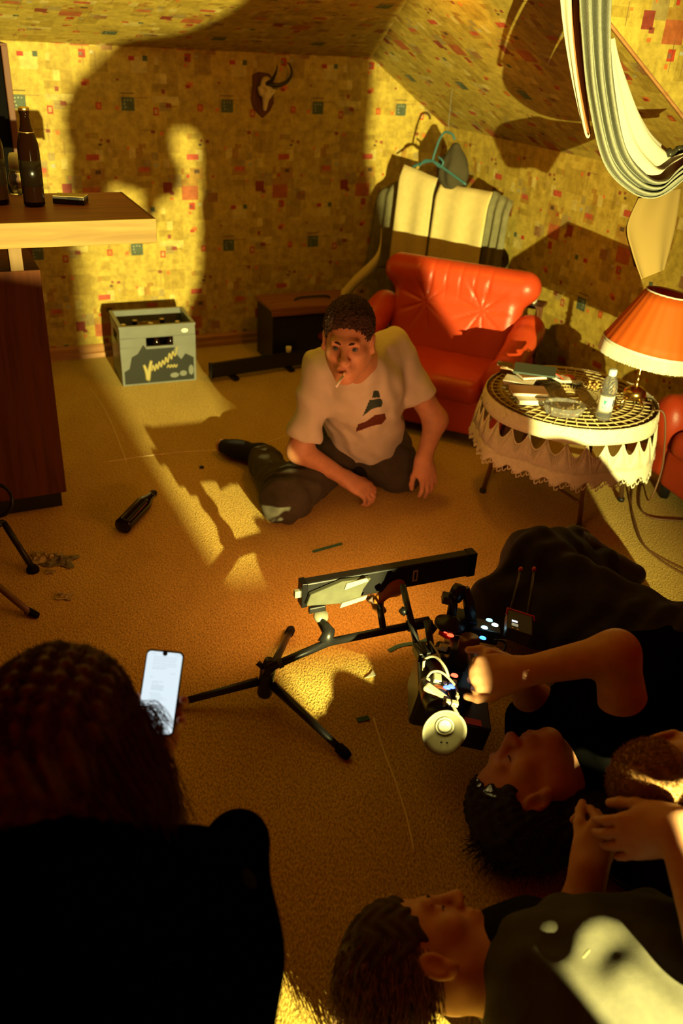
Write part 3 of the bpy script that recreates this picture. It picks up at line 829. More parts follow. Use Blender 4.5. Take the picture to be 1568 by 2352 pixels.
armchair('armchair', (1.535, 2.83, 0), (-.90, -.33), 'red leather armchair beside the lace-covered table, under the lamp')

# ------------------------------------------------------------------ small things behind the armchair
t = thing('white_box', at(1215, 690, .44), 'small pale box on the ledge behind the armchair', 'box')
lo_ = at(1212, 690, .50)
MB().box(lo_ + UP * .02, (.075, .05, .05), rotm(z=-.4)).build('carton', M_cream, t, bevel=.002)
MB().box(lo_ + UP * .047, (.078, .053, .006), rotm(z=-.4)).build('lid', mat('brown_lid', (.25, .12, .04), .6), t, bevel=.001)
t = thing('side_shelf', at(1212, 700, .0), 'narrow dark stand behind the armchair carrying the pale box', 'stand')
MB().box(lo_ - UP * .012, (.16, .12, .015), rotm(z=-.4)).build('shelf_board', M_darkwood, t, bevel=.002)
for sx, sy in ((-.06, -.045), (.06, -.045), (-.06, .045), (.06, .045)):
    p = lo_ + rotm(z=-.4) @ Vector((sx, sy, 0)); MB().tube([Vector((p.x, p.y, 0)), Vector((p.x, p.y, lo_.z - .018))], .008, 8).build('leg', M_darkwood, t)
# woven straw hat on the floor behind the table
hp = W(2.53, 2.91)
loc = Vector((hp.x, hp.y, 0))
t = thing('straw_basket', loc, 'round straw basket behind the table beside the low wall', 'basket')
mb = MB()
M_straw = mat('straw', (.62, .46, .16), .8, var=.25, scale=90, bump=.4)
mb.lathe([(.09, 0), (.115, .05), (.125, .11), (.11, .16), (.07, .185), (0, .19)], loc, None, 28).build('body', M_straw, t, True)
mb = MB()
for k in range(7): mb.tube([loc + Vector((r_ * math.cos(a), r_ * math.sin(a), z_)) for a in [i * math.pi / 16 for i in range(32)]], .006, 6, closed=True) if (r_ := (.10, .115, .122, .125, .12, .105, .075)[k]) and (z_ := (.02, .05, .08, .11, .14, .165, .185)[k]) else None
mb.build('coil', M_straw, t, True)
MB().tube(arc([loc + Vector((-.12, 0, .12)), loc + Vector((-.09, 0, .2)), loc + Vector((0, 0, .235)), loc + Vector((.09, 0, .2)), loc + Vector((.12, 0, .12))], 20), .009, 8).build('handle', M_darkwood, t, True)

# ------------------------------------------------------------------ round table with crocheted cloth
TC = Vector((.815, 2.965, 0)); TR, TZ = .305, .42
t = thing('round_table', TC, 'low round metal-legged table under a crocheted cloth', 'table')
MB().lathe([(0, TZ - .022), (TR - .01, TZ - .022), (TR, TZ - .018), (TR, TZ - .006), (TR - .006, TZ), (0, TZ)], TC, None, 56).build('tabletop', M_darkwood, t, True)
feet = [at(1108, 1130), at(1328, 1212), at(1425, 1150), Vector((.72, 3.22, 0))]
M_bronze = mat('bronze_tube', (.22, .11, .045), .35, .7)
for fp in feet:
    tp = TC + (fp - TC) * .78; tp.z = TZ - .02
    MB().tube([fp + UP * .004, fp.lerp(tp, .5), tp], .009, 10).build('leg', M_bronze, t, True)
    MB().lathe([(.013, 0), (.014, .012), (.010, .016)], fp, None, 12).build('foot_cap', M_black, t, True)
order = [0, 1, 2, 3]
for i in range(4):
    a_, b_ = feet[order[i]], feet[order[(i + 1) % 4]]
    a2, b2 = a_.lerp(TC, .12) + UP * .17, b_.lerp(TC, .12) + UP * .09
    m2 = (a2 + b2) / 2 + (TC - (a2 + b2) / 2) * -.1 + UP * .03; m2 += ((a2 + b2) / 2 - TC).normalized() * -.10
    MB().tube(arc([a2, a2.lerp(m2, .6), m2, b2.lerp(m2, .6), b2], 24), .0065, 8).build('stretcher', M_bronze, t, True)

# cloth: solid lace band, scalloped openings, fan motifs made of threads
M_lace = mat('cream_crochet', (.78, .70, .48), .95, var=.08, scale=80, bump=.3, bscale=400)
cl_ = thing('crochet_tablecloth', TC + UP * TZ, 'cream crocheted lace cloth with scalloped openings, over the round table', 'tablecloth')
NS = 30
def ring_r(z): return TR + .006 + (TZ - z) * .16
def cp(a, z, o=0.0):
    r = ring_r(z) + o; w = .012 * math.sin(a * 7 + 1) * (TZ - z) / .2
    return TC + Vector(((r + w) * math.cos(a), (r + w) * math.sin(a), z))
mb = MB()      # top net: threads over the table surface
for k in range(1, 10):
    r = TR * k / 9.5
    mb.tube([TC + Vector((r * math.cos(a), r * math.sin(a), TZ + .003)) for a in [i * 2 * math.pi / 48 for i in range(48)]], .0032, 5, closed=True)
for k in range(48):
    a = k * 2 * math.pi / 48
    mb.tube([TC + Vector((r * math.cos(a), r * math.sin(a), TZ + .003)) for r in (.03, TR * .97)], .0026, 5)
MB().lathe([(0, TZ + .0005), (TR * .885, TZ + .0005), (TR * .885, TZ + .002), (0, TZ + .002)], TC, None, 48).build('top_cloth', mat('ochre_cloth', (.30, .20, .06), .95, var=.15, scale=50), cl_, True)
mb.build('top_net', mat('ochre_crochet', (.52, .40, .16), .95, var=.15, scale=60), cl_, True)
mb = MB().grid(lambda u, v: cp(v * 2 * math.pi, TZ + .004 - u * .055), 4, 120); mb.build('upper_band', M_lace, cl_, True, solid=.003)
mb = MB()     # scallop shells along the rim
for k in range(NS):
    a0 = 2 * math.pi * (k + .5) / NS
    mb.add([cp(a0, TZ + .006, .001)] + [cp(a0 + (i - 4) / 8 * 2 * math.pi / NS * .96, TZ - .020 - .016 * math.sin(i / 8 * math.pi), .003) for i in range(9)], [(0, i + 1, i + 2) for i in range(8)])
mb.build('rim_shells', M_lace, cl_, False, solid=.003)
mb = MB()     # fans: threads radiating from the bottom of each gap
for k in range(NS):
    a0 = 2 * math.pi * k / NS; aw = 2 * math.pi / NS
    for i in range(9):
        tt = (i - 4) / 4; a1 = a0 + tt * aw * .48
        z1 = TZ - .052 - .045 * (1 - abs(tt)) ** .9 * (0 if abs(tt) < .99 else 0) - .044 * (1 - tt * tt)
        mb.tube([cp(a0 + tt * aw * .1, TZ - .150, .002), cp((a0 + tt * aw * .1 + a1) / 2, (TZ - .150 + z1) / 2, .003), cp(a1, z1, .001)], .0022, 5)
    edge = [cp(a0 + tt * aw * .48, TZ - .052 - .044 * (1 - tt * tt), .001) for tt in [i / 6 - 1 for i in range(13)]]
    mb.tube(edge, .0028, 5)
mb.build('fan_threads', M_lace, cl_, True)
mb = MB()     # solid fan bodies with an opening above each
for k in range(NS):
    a0 = 2 * math.pi * k / NS; aw = 2 * math.pi / NS
    top_ = [(tt, TZ - .055 - .043 * (1 - tt * tt)) for tt in [i / 6 - 1 for i in range(13)]]
    vs = [cp(a0 + tt * aw * .5, z) for tt, z in top_] + [cp(a0 + tt * aw * .5, TZ - .150) for tt, z in top_]
    mb.add(vs, [(i, i + 1, i + 14, i + 13) for i in range(12)])
mb.build('fan_band', M_lace, cl_, True, solid=.002)
mb = MB().grid(lambda u, v: cp(v * 2 * math.pi, TZ - .148 - u * (.045 + .012 * math.sin(v * NS * 2 * math.pi))), 4, 240); mb.build('lower_band', M_lace, cl_, True, solid=.002)
mb = MB()     # picot edge
for k in range(NS * 4):
    a = 2 * math.pi * k / (NS * 4); z = TZ - .194 - .010 * math.sin(k * 2 * math.pi / 4)
    mb.tube([cp(a, z), cp(a + .012, z - .012), cp(a + .03, z - .010), cp(a + .045, z)], .0024, 5)
mb.build('picot_edge', M_lace, cl_, True)

TT = TZ + .0065
def tp(px, py, z=0.0): return at(px, py, TT + z)
# ------------------------------------------------------------------ things on the table
def book(name, c, size, rz, cover, label, pages=M_cream, cat='book'):
    t = thing(name, c, label, cat); R3 = rotm(z=rz); sx, sy, sz = size
    MB().box(c + UP * sz / 2, (sx - .006, sy - .006, sz - .004), R3).build('pages', pages, t)
    mb = MB(); mb.box(c + UP * (sz - .001), (sx, sy, .002), R3); mb.box(c + UP * .001, (sx, sy, .002), R3); mb.box(c + UP * sz / 2 + R3 @ Vector((0, sy / 2, 0)), (sx, .002, sz), R3)
    mb.build('cover', cover, t, bevel=.0005)
    return t
M_brownc = mat('brown_cover', (.34, .15, .05), .5); M_tealc = mat('dark_teal_cover', (.055, .085, .07), .35)
M_paperw = mat('white_paper', (.84, .80, .66), .8)
book('paperback_book', tp(1222, 920), (.125, .085, .016), .12, M_paperw, 'pale paperback at the bottom of the pile by the ashtray')
book('paperback_book', tp(1212, 903, .016), (.13, .08, .014), .05, M_brownc, 'brown-covered paperback lying on the pale paperback')
book('thick_book', tp(1190, 888, .0), (.11, .07, .028), -.35, M_paperw, 'thick cream book tilted at the edge of the table')
book('hardback_book', tp(1215, 862, .03), (.10, .10, .012), .3, M_brownc, 'thin brown hardback under the dark green folder')
t = thing('green_folder', tp(1228, 850, .045), 'dark green folder lying on top of the book pile', 'folder')
MB().box(tp(1228, 850, .050), (.155, .095, .007), rotm(x=.06, z=-.22)).build('cover', M_tealc, t, bevel=.0015)
MB().box(tp(1228, 850, .0455), (.150, .090, .002), rotm(x=.06, z=-.22)).build('sheet', M_paperw, t)
t = thing('snack_packet', tp(1292, 878, .0), 'red and cream snack packet sticking out from under the green folder', 'packet')
MB().grid(lambda u, v: tp(1292, 876) + rotm(z=-.6) @ Vector(((u - .5) * .13, (v - .5) * .055, .012 + .008 * math.sin(u * 9 + v * 3) * (1 - abs(v - .5)))), 12, 8).build('pouch', M_paperw, t, True, solid=.008)
MB().grid(lambda u, v: tp(1292, 876) + rotm(z=-.6) @ Vector(((u - .5) * .09, (v - .45) * .032, .0185 + .008 * math.sin(u * 7 + v * 3))), 10, 6).build('print', mat('red_print', (.55, .06, .02), .5), t, True, solid=.003)
t = thing('white_pen', tp(1178, 840, .0), 'thin white pen by the dark green folder', 'pen')
a_, b_ = tp(1152, 842, .035), tp(1190, 852, .040)
MB().tube([a_, b_], .0035, 8).build('barrel', M_paperw, t, True)
MB().tube([a_ + (a_ - b_) * .10, a_], [.001, .0034], 8).build('tip', M_darkmetal, t, True)
t = thing('flat_card', tp(1160, 838, .0), 'dark card under the white pen', 'card')
MB().box(tp(1160, 836, .031), (.06, .04, .003), rotm(z=-.2)).build('sheet', M_khaki, t)
MB().box(tp(1165, 846, .0155), (.05, .05, .030), rotm(z=-.3)).build('tin', M_brownc, t, bevel=.002)
# crystal ashtray
loc = tp(1292, 948); t = thing('crystal_ashtray', loc, 'cut glass ashtray on the lace cloth beside the water bottle', 'ashtray')
mb = MB(); n = 24
prof = [(.060, 0), (.066, .012), (.072, .034), (.064, .034), (.052, .014), (0, .012)]
vs = []; 
for r, z in prof:
    for k in range(n):
        rr = r * (1 + (.05 if k % 2 else -.03) * (1 if r > .01 else 0)); a = 2 * math.pi * k / n
        vs.append(loc + Vector((rr * math.cos(a), rr * math.sin(a) * .8, z)))
fs = [(i * n + k, i * n + (k + 1) % n, (i + 1) * n + (k + 1) % n, (i + 1) * n + k) for i in range(5) for k in range(n)] + [tuple(range(n))[::-1]]
mb.add(vs, fs).build('bowl', mat('cut_crystal', (.96, .94, .86), .02, trans=.9, ior=1.6), t)
mb = MB()
for k in range(7):
    a = k * 2.1; r = .012 + .004 * k; p = loc + Vector((r * math.cos(a), r * math.sin(a) * .8, .017))
    mb.tube([p, p + Vector((.016 * math.cos(a * 1.7), .016 * math.sin(a * 1.7), .004))], .0036, 8)
mb.build('cigarette_butt', mat('butt_paper', (.75, .58, .30), .8), t, True)
# water bottle
loc = tp(1383, 963); t = thing('water_bottle', loc, 'half-empty clear plastic water bottle with white and teal label', 'bottle')
prof = [(0, .002), (.020, 0), (.026, .006), (.0275, .02), (.0275, .032), (.026, .036), (.026, .092), (.0285, .097), (.0285, .112), (.027, .122), (.023, .140), (.015, .152), (.011, .158), (.011, .170)]
MB().lathe([(r * .95, z * 1.02) for r, z in prof], loc, None, 32).build('shell', mat('clear_plastic', (.86, .92, .94), .05, trans=.93, ior=1.18), t, True)
MB().lathe([(.0256, .037), (.0256, .090)], loc, None, 32).build('label', M_paperw, t, True)
vd = Vector((-loc.x, -loc.y, 0)).normalized(); vr = Vector((-vd.y, vd.x, 0))
def onb(a, z, r=.0262): return loc + (vd * math.cos(a) + vr * math.sin(a)) * r + UP * z
M_tealp = mat('teal_print', (.04, .30, .30), .6); M_navy = mat('navy_print', (.03, .05, .12), .6)
mb = MB()
mb.add([onb(a, z) for a, z in ((-.35, .078), (.10, .078), (-.05, .062), (-.22, .062))], [(0, 1, 2, 3)])
mb.add([onb(a, z) for a, z in ((-.42, .055), (.06, .055), (.06, .049), (-.42, .049))], [(0, 1, 2, 3)])
mb.build('teal_mark', M_tealp, t)
MB().add([onb(a, z) for a, z in ((.95, .080), (1.25, .080), (1.25, .055), (.95, .055))], [(0, 1, 2, 3)]).build('navy_mark', M_navy, t)
MB().lathe([(.0135, .160), (.0140, .162), (.0140, .178), (.012, .181), (0, .181)], loc, None, 24).build('cap', mat('pale_blue_cap', (.55, .68, .75), .4), t, True)
# pine-cone like nut bowl
loc = tp(1360, 895); t = thing('pine_cone', loc, 'small brown cone lying behind the water bottle', 'cone')
mb = MB(); mb.lathe([(0, .0), (.013, .004), (.017, .014), (.012, .026), (0, .032)], loc, None, 14); mb.build('core', M_darkwood, t, True)
mb = MB()
for k in range(18):
    a = k * 2.4; z = .004 + k * .0014; r = .017 * math.sin(.7 + k * .09)
    p = loc + Vector((r * math.cos(a), r * math.sin(a), z)); q = p + Vector((.006 * math.cos(a), .006 * math.sin(a), .005))
    mb.tube([p, q], [.005, .0035], 6)
mb.build('scale', mat('cone_scale', (.66, .42, .10), .4), t, True)
# bulb-like walnut near the bottle
loc = tp(1410, 940); t = thing('gold_lighter', loc, 'small gold lighter beside the brass lamp base', 'lighter')
MB().box(loc + UP * .006, (.048, .014, .011), rotm(z=.6)).build('case', M_brass, t, bevel=.003)
MB().box(loc + UP * .0065 + rotm(z=.6) @ Vector((.028, 0, 0)), (.010, .012, .009), rotm(z=.6)).build('wheel_cap', M_steel, t, bevel=.002)

# ------------------------------------------------------------------ table lamp
loc = tp(1452, 925)
t = thing('table_lamp', loc, 'brass-footed table lamp with fringed orange pleated shade', 'lamp')
MB().lathe([(0, .012), (.018, .012), (.034, .020), (.041, .034), (.037, .050), (.022, .062), (.010, .066)], loc, None, 32).build('base_ball', M_brass, t, True)
for k in range(4):
    a = .4 + k * math.pi / 2; dv = Vector((math.cos(a), math.sin(a), 0))
    MB().tube(arc([loc + dv * .026 + UP * .022, loc + dv * .042 + UP * .016, loc + dv * .052 + UP * .003], 8), [.007 - .0004 * i for i in range(9)], 8).build('foot', M_brass, t, True)
st = [(.007, .062), (.010, .068), (.006, .074), (.006, .082), (.009, .087), (.006, .092), (.0065, .104), (.010, .110), (.006, .116), (.006, .205), (.012, .208), (.013, .235), (.010, .24)]
MB().lathe(st, loc, None, 18).build('stem', M_brass, t, True)
# shade tilted a little towards the wall corner
SH0 = loc + UP * .198 + Vector((.012, -.006, 0)); tilt = rotm(x=-.02, y=.12)
def S3(r, z, a): return SH0 + tilt @ Vector((r * math.cos(a), r * math.sin(a), z))
mt, nt, b = nodes_of('orange_shade')
b.inputs['Base Color'].default_value = (.80, .14, .006, 1); b.inputs['Roughness'].default_value = .7
tr = N(nt, 'ShaderNodeBsdfTranslucent'); tr.inputs['Color'].default_value = (.80, .15, .008, 1)
mxs = N(nt, 'ShaderNodeMixShader'); mxs.inputs[0].default_value = .3
nt.links.new(b.outputs[0], mxs.inputs[1]); nt.links.new(tr.outputs[0], mxs.inputs[2]); nt.links.new(mxs.outputs[0], nt.nodes['Material Output'].inputs[0])
M_shade = mt
MB().grid(lambda u, v: S3((.078 + (.165 - .078) * u) * (1 + .006 * math.cos(v * 2 * math.pi * 24)), .205 - .185 * u, v * 2 * math.pi), 6, 144).build('shade', M_shade, t, True, solid=.002)
MB().tube([S3(.078, .205, a) for a in [k * 2 * math.pi / 48 for k in range(48)]], .003, 6, closed=True).build('top_wire', M_cream, t, True)
mb = MB()
for k in range(3): mb.tube([S3(.006, .16, 0), S3(.077, .20, k * 2.094)], .002, 5)
mb.build('shade_spider', M_steel, t)
mb = MB().grid(lambda u, v: S3(.166 + .001 * math.sin(v * 900), .024 - .012 * u, v * 2 * math.pi), 2, 96)
mb.build('fringe_tape', M_cream, t, True, solid=.002)
mb = MB()
for k in range(260):
    a = 2 * math.pi * k / 260
    mb.tube([S3(.1665, .014, a), S3(.168, -.004, a + .004), S3(.169, -.026 - .003 * random.random(), a + random.uniform(-.01, .01))], .0022, 4)
mb.build('fringe', M_cream, t)
MB().lathe([(.010, .24), (.022, .265), (.024, .285), (.014, .305), (0, .31)], loc, None, 16).build('bulb', M_white, t, True)
cdr = (tp(1530, 950) - TC); cdr.z = 0; cdr.normalize()
def CO(r, z): return TC + cdr * r + UP * z
cable = arc([loc + UP * .010, tp(1495, 928, .002), CO(TR - .01, TT + .004), CO(TR + .016, TT + .005), CO(TR + .034, TZ - .02), CO(TR + .055, TZ - .12), CO(TR + .065, TZ - .22), CO(TR + .05, .08), at(1475, 1110, .012), at(1468, 1140, .006), at(1472, 1170, .006), at(1500, 1190, .006), at(1568, 1196, .006), at(1620, 1200, .006)], 60)
MB().tube(cable, .0035, 6).build('flex', mat('brown_flex', (.16, .07, .025), .5), t, True)
# loose cables on the carpet
for pts, lb in (([at(1452, 1120, .004), at(1450, 1170, .004), at(1470, 1240, .004), at(1510, 1282, .004), at(1568, 1318, .004), at(1640, 1350, .004)], 'thin brown cable curving across the bright carpet by the table'),
                ([at(1440, 1120, .004), at(1456, 1190, .004), at(1480, 1252, .004), at(1530, 1288, .004), at(1600, 1322, .004)], 'second thin cable running alongside the first on the carpet')):
    t = thing('floor_cable', pts[0], lb, 'cable')
    MB().tube(arc(pts, 40), .003, 6).build('sheath', mat('cable_sheath', (.20, .09, .03), .5), t, True)

# ------------------------------------------------------------------ curtain, tied back at the dormer
M_curt = mat('grey_white_linen', (.27, .27, .19), .95, var=.12, scale=120, bump=.2, bscale=300)
M_lining = mat('cream_lining', (.60, .56, .40), .9, var=.04, scale=40)
def sweep(name, L_, R_, m_, n=60, k=14, amp=.02, waves=3.0, ph=0.0, parent=None, solid=.003, pinch=True):
    Lp, Rp = arc(L_, n), arc(R_, n)
    mb = MB(); vs = []
    for i in range(n + 1):
        for j in range(k + 1):
            f = j / k; p = Lp[i].lerp(Rp[i], f); w = (Rp[i] - Lp[i]); t_ = (Lp[min(i + 1, n)] - Lp[max(i - 1, 0)])
            nr = w.cross(t_).normalized()
            vs.append(p + nr * amp * math.sin(f * waves * 2 * math.pi + ph))
    mb.add(vs, [(i * (k + 1) + j, i * (k + 1) + j + 1, (i + 1) * (k + 1) + j + 1, (i + 1) * (k + 1) + j) for i in range(n) for j in range(k)])
    return mb.build(name, m_, parent, True, solid=solid)
t = thing('curtain', dep(1345, 20, 2.3), 'grey linen curtain with cream lining, tied back beside the dormer', 'curtain')
sweep('grey_drape', [dep(1325, -120, 2.22), dep(1335, 60, 2.30), dep(1350, 220, 2.40), dep(1385, 370, 2.48), dep(1440, 435, 2.52), dep(1500, 455, 2.52), dep(1560, 420, 2.50), dep(1620, 360, 2.50)],
      [dep(1415, -120, 2.22), dep(1405, 60, 2.30), dep(1412, 200, 2.38), dep(1440, 340, 2.46), dep(1490, 405, 2.50), dep(1530, 412, 2.50), dep(1568, 380, 2.50), dep(1620, 330, 2.50)], M_curt, amp=.022, waves=3.2, k=30, parent=t)
sweep('cream_edge', [dep(1278, -120, 2.26), dep(1290, 40, 2.34), dep(1312, 180, 2.42), dep(1340, 300, 2.50), dep(1352, 312, 2.5)],
      [dep(1315, -120, 2.25), dep(1312, 40, 2.33), dep(1325, 180, 2.41), dep(1346, 300, 2.49), dep(1354, 312, 2.5)], M_lining, amp=.004, waves=1, k=8, parent=t)
sweep('brown_edge', [dep(1312, -120, 2.27), dep(1311, 40, 2.35), dep(1324, 180, 2.43), dep(1348, 305, 2.50)],
      [dep(1330, -120, 2.26), dep(1330, 40, 2.34), dep(1342, 180, 2.42), dep(1356, 308, 2.50)], mat('brown_edging', (.35, .13, .03), .8), amp=.004, waves=1, k=6, parent=t)
sweep('cream_lining', [dep(1398, 90, 2.44), dep(1400, 180, 2.46), dep(1428, 330, 2.52), dep(1470, 400, 2.54), dep(1510, 415, 2.54), dep(1550, 385, 2.52), dep(1600, 350, 2.52)],
      [dep(1402, 88, 2.46), dep(1425, 150, 2.50), dep(1490, 290, 2.58), dep(1545, 345, 2.58), dep(1560, 350, 2.56), dep(1575, 352, 2.54), dep(1605, 345, 2.52)], M_lining, amp=.012, waves=2.2, k=24, ph=1.0, parent=t)
mb = MB()
for k in range(10):
    mb.tube([dep(1535 + 7 * k, 345 + 6 * math.sin(k * 1.3), 2.56), dep(1540 + 7 * k, 352 + 6 * math.cos(k), 2.55)], .010, 8)
mb.build('tie_back', mat('dark_beaded_tie', (.06, .055, .03), .3, .3), t, True)
t = thing('curtain_tail', dep(1500, 560, 2.55), 'loose cream fabric tail hanging below the tied curtain', 'curtain')
sweep('tail_front', [dep(1466, 455, 2.56), dep(1440, 520, 2.55), dep(1452, 580, 2.55), dep(1473, 641, 2.56)],
      [dep(1568, 430, 2.60), dep(1558, 500, 2.60), dep(1545, 560, 2.60), dep(1530, 617, 2.60)], mat('tan_lining', (.26, .17, .045), .9), amp=.010, waves=1.3, k=20, parent=t)
sweep('tail_back', [dep(1466, 452, 2.66), dep(1438, 522, 2.66), dep(1446, 570, 2.66), dep(1456, 612, 2.66)],
      [dep(1500, 440, 2.66), dep(1480, 520, 2.66), dep(1478, 570, 2.66), dep(1476, 612, 2.66)], mat('dark_lining', (.30, .16, .05), .9), amp=.006, waves=1, k=8, parent=t)

# ------------------------------------------------------------------ people
def V3(p): return np.array(p, float)
M_brow = mat('brown_brow_hair', (.05, .022, .010), .9)
M_eyew = mat('eye_white', (.30, .22, .17), .25); M_iris = mat('iris', (.05, .07, .06), .15)
def eyes(Lf, Mh, parent, s=1.0):
    fw = Vector(Mh[:, 1])
    for x in (-1, 1):
        c = Vector(Lf(x * .030, .0735, -.005)); e_ = MB().lathe([(0, -.0125)] + [(.0125 * math.sin(k * math.pi / 10), -.0125 * math.cos(k * math.pi / 10)) for k in range(1, 10)] + [(0, .0125)], c, frame(Vector(Mh[:, 2]), fw), 16)
        eo = e_.build('eye', M_eyew, parent, True)
        MB().lathe([(.0062, .0110), (.004, .0124), (0, .0130)], c, frame(Vector(Mh[:, 2]), fw), 14).build('iris', M_iris, eo, True)
def lids(Lf, Mh, s=1.0):
    return [ell(Lf(x * .030, .0765, -.004), np.array((.0145, .0115, .0095)) * s, Mh, .004) for x in (-1, 1)]
def lashes(Lf, parent):
    for x in (-1, 1):
        MB().tube([Vector(Lf(x * a, y, z)) for a, y, z in ((.018, .0845, -.009), (.025, .0885, -.0115), (.033, .088, -.0115), (.043, .081, -.008))], [.0008, .0014, .0016, .0010], 6).build('eyelashes', M_brow, parent, True)
def inell(P, c, r, M):
    x = (P - np.array(c)) @ M; return ((x / np.array(r)) ** 2).sum(1) < 1
def strands(name, paths, r, m_, parent):
    vs, fs = [], []
    off = wloc(parent)
    for pth in paths:
        n = len(pth); b0 = len(vs)
        for i, p in enumerate(pth):
            t_ = (pth[min(i + 1, n - 1)] - pth[max(i - 1, 0)]); u = t_.orthogonal().normalized(); w = t_.cross(u).normalized()
            rr = r * (1 - .85 * (i / (n - 1)) ** 2)
            for k in range(3):
                a = 2.094 * k; vs.append(p + (u * math.cos(a) + w * math.sin(a)) * rr - off)
        for i in range(n - 1):
            for k in range(3): fs.append((b0 + i * 3 + k, b0 + i * 3 + (k + 1) % 3, b0 + (i + 1) * 3 + (k + 1) % 3, b0 + (i + 1) * 3 + k))
    me = bpy.data.meshes.new(name); me.from_pydata([tuple(v) for v in vs], [], fs)
    return link(name, me, m_, parent, True)

# ---------------------------------------------- seated man
hc = Vector((-.012, 2.60, .705)); pel = Vector((.07, 3.07, .13))
man = thing('person', Vector((.07, 3.0, 0)), 'person in a white printed t-shirt sitting on the carpet, cigarette in mouth', 'person')
hp_, HL_, HM_ = head_prims(hc, (-.10, -1, -.06), (-.03, -.12, 1), .97, neck=(.035, 2.745, .56))
shL, shR = at(742, 845, .530), at(900, 800, .560)
elL, elR = at(688, 1035, .235), at(1000, 965, .30)
wrL, wrR = at(795, 1100, .10), at(972, 1056, .185)
kn1, kn2 = at(655, 1148, .075), at(925, 1085, .065)
an1, ft1 = at(600, 1045, .055), at(512, 1024, .035)
chest = Vector((.035, 2.85, .46)); neckb = Vector((.035, 2.755, .555))
handL, _ = hand_prims(wrL, at(852, 1135, .06) - wrL, (.1, -.35, .93), [(.55, .9, .5)] * 4, .05, thumb=-1, tout=.7)
handR, _ = hand_prims(wrR, at(988, 1122, .07) - wrR, (.35, -.75, .5), [(.25, .35, .25), (.2, .35, .2), (.2, .4, .3), (.25, .5, .3)], .09, thumb=1, tout=.5)
body = hp_ + limb([pel, Vector((.06, 2.98, .30)), chest, neckb], [.12, .115, .12, .07], .06) + \
    limb([chest.lerp(shL, .3) + UP * .03, shL, elL, wrL], [.07, .052, .042, .027]) + limb([chest.lerp(shR, .3) + UP * .03, shR, elR, wrR], [.07, .052, .042, .027]) + handL + handR + \
    limb([pel + Vector((-.07, -.02, 0)), kn1, an1, ft1], [.075, .055, .04, .03]) + limb([pel + Vector((.08, -.02, 0)), kn2, at(815, 1078, .06)], [.075, .045, .028])
def pm(P):
    m_ = np.zeros(len(P), int)
    m_[inell(P, HL_(0, .098, -.0715), (.020, .014, .0115), HM_)] = 1
    return m_
surf('body', body, .0036, [M_skin, M_lip], man, paint=pm)
eyes(HL_, HM_, man)
mb = MB()
for x in (-1, 1):
    MB().tube([Vector(HL_(x * a, y, z)) for a, y, z in ((.012, .094, .014), (.022, .094, .018), (.034, .089, .019), (.046, .080, .013))], [.003, .0042, .0038, .0015], 6).build('eyebrow', M_brow, man, True)
M_hair1 = mat('short_brown_hair', (.060, .026, .012), .85, var=.5, scale=120, bump=.8, bscale=160)
hr = [ell(HL_(0, -.018, .040), np.array((.083, .103, .092)) * .97, HM_, .01), ell(HL_(0, .035, .085), (.06, .05, .042), HM_, .03)]
hr += [ell(HL_(0, .085, -.012), (.075, .055, .070), HM_, .02, 's'), cut(HL_(0, 0, -.035), -HM_[:, 2] - HM_[:, 1] * -.4), ell(HL_(.09, 0, -.03), (.03, .028, .045), HM_, .01, 's'), ell(HL_(-.09, 0, -.03), (.03, .028, .045), HM_, .01, 's')]
def curls(P):
    return .006 * (np.sin(P[:, 0] * 330 + 2 * np.sin(P[:, 2] * 210)) * np.sin(P[:, 1] * 310 + np.sin(P[:, 0] * 190)) * np.sin(P[:, 2] * 340 + 1))
surf('hair', hr, .003, M_hair1, man, curls, .006, smooth=0)
# t-shirt
M_tee = mat('white_tshirt', (.66, .60, .48), .95, var=.04, scale=30, bump=.10, bscale=300)
M_prt1 = mat('dark_green_print', (.03, .06, .045), .7); M_prt2 = mat('brown_print', (.13, .03, .015), .7)
slL = shL.lerp(elL, .82); slR = shR.lerp(elR, .66)
tee = limb([Vector((.065, 3.02, .20)), Vector((.055, 2.95, .33)), chest, neckb], [.150, .140, .138, .075], .07) + \
    [cone(chest.lerp(shL, .5) + UP * .02, shL, .085, .062, .05), cone(shL, slL, .062, .060, .03), cone(chest.lerp(shR, .5) + UP * .02, shR, .085, .062, .05), cone(shR, slR, .062, .062, .03),
     cone(shL, neckb, .055, .062, .05), cone(shR, neckb, .055, .062, .05)]
neckc = Vector(HL_(0, .01, -.135))
tee += [ell(neckc + Vector((0, -.035, -.01)), (.072, .085, .06), None, .01, 's')]
def dcut(P):      # hems: sleeves and waist end cleanly
    o = np.full(len(P), -1.0)
    for a, b in ((shL, slL), (shR, slR)):
        d_ = V3((b - a).normalized()); e_ = (P - V3(b)) @ d_ - .005
        near = np.linalg.norm(P - V3(b), axis=1) < .11
        o = np.where(near, np.maximum(o, e_), o)
    return o
fd = folds([((1, 0, .5), 85, .2), ((.7, 0, -.8), 60, 1.2), ((.2, .5, 1), 50, 2)], .009)
class TeePr(list): pass
_f0 = fd
def teedisp(P): return _f0(P)
_sdf_old = sdf
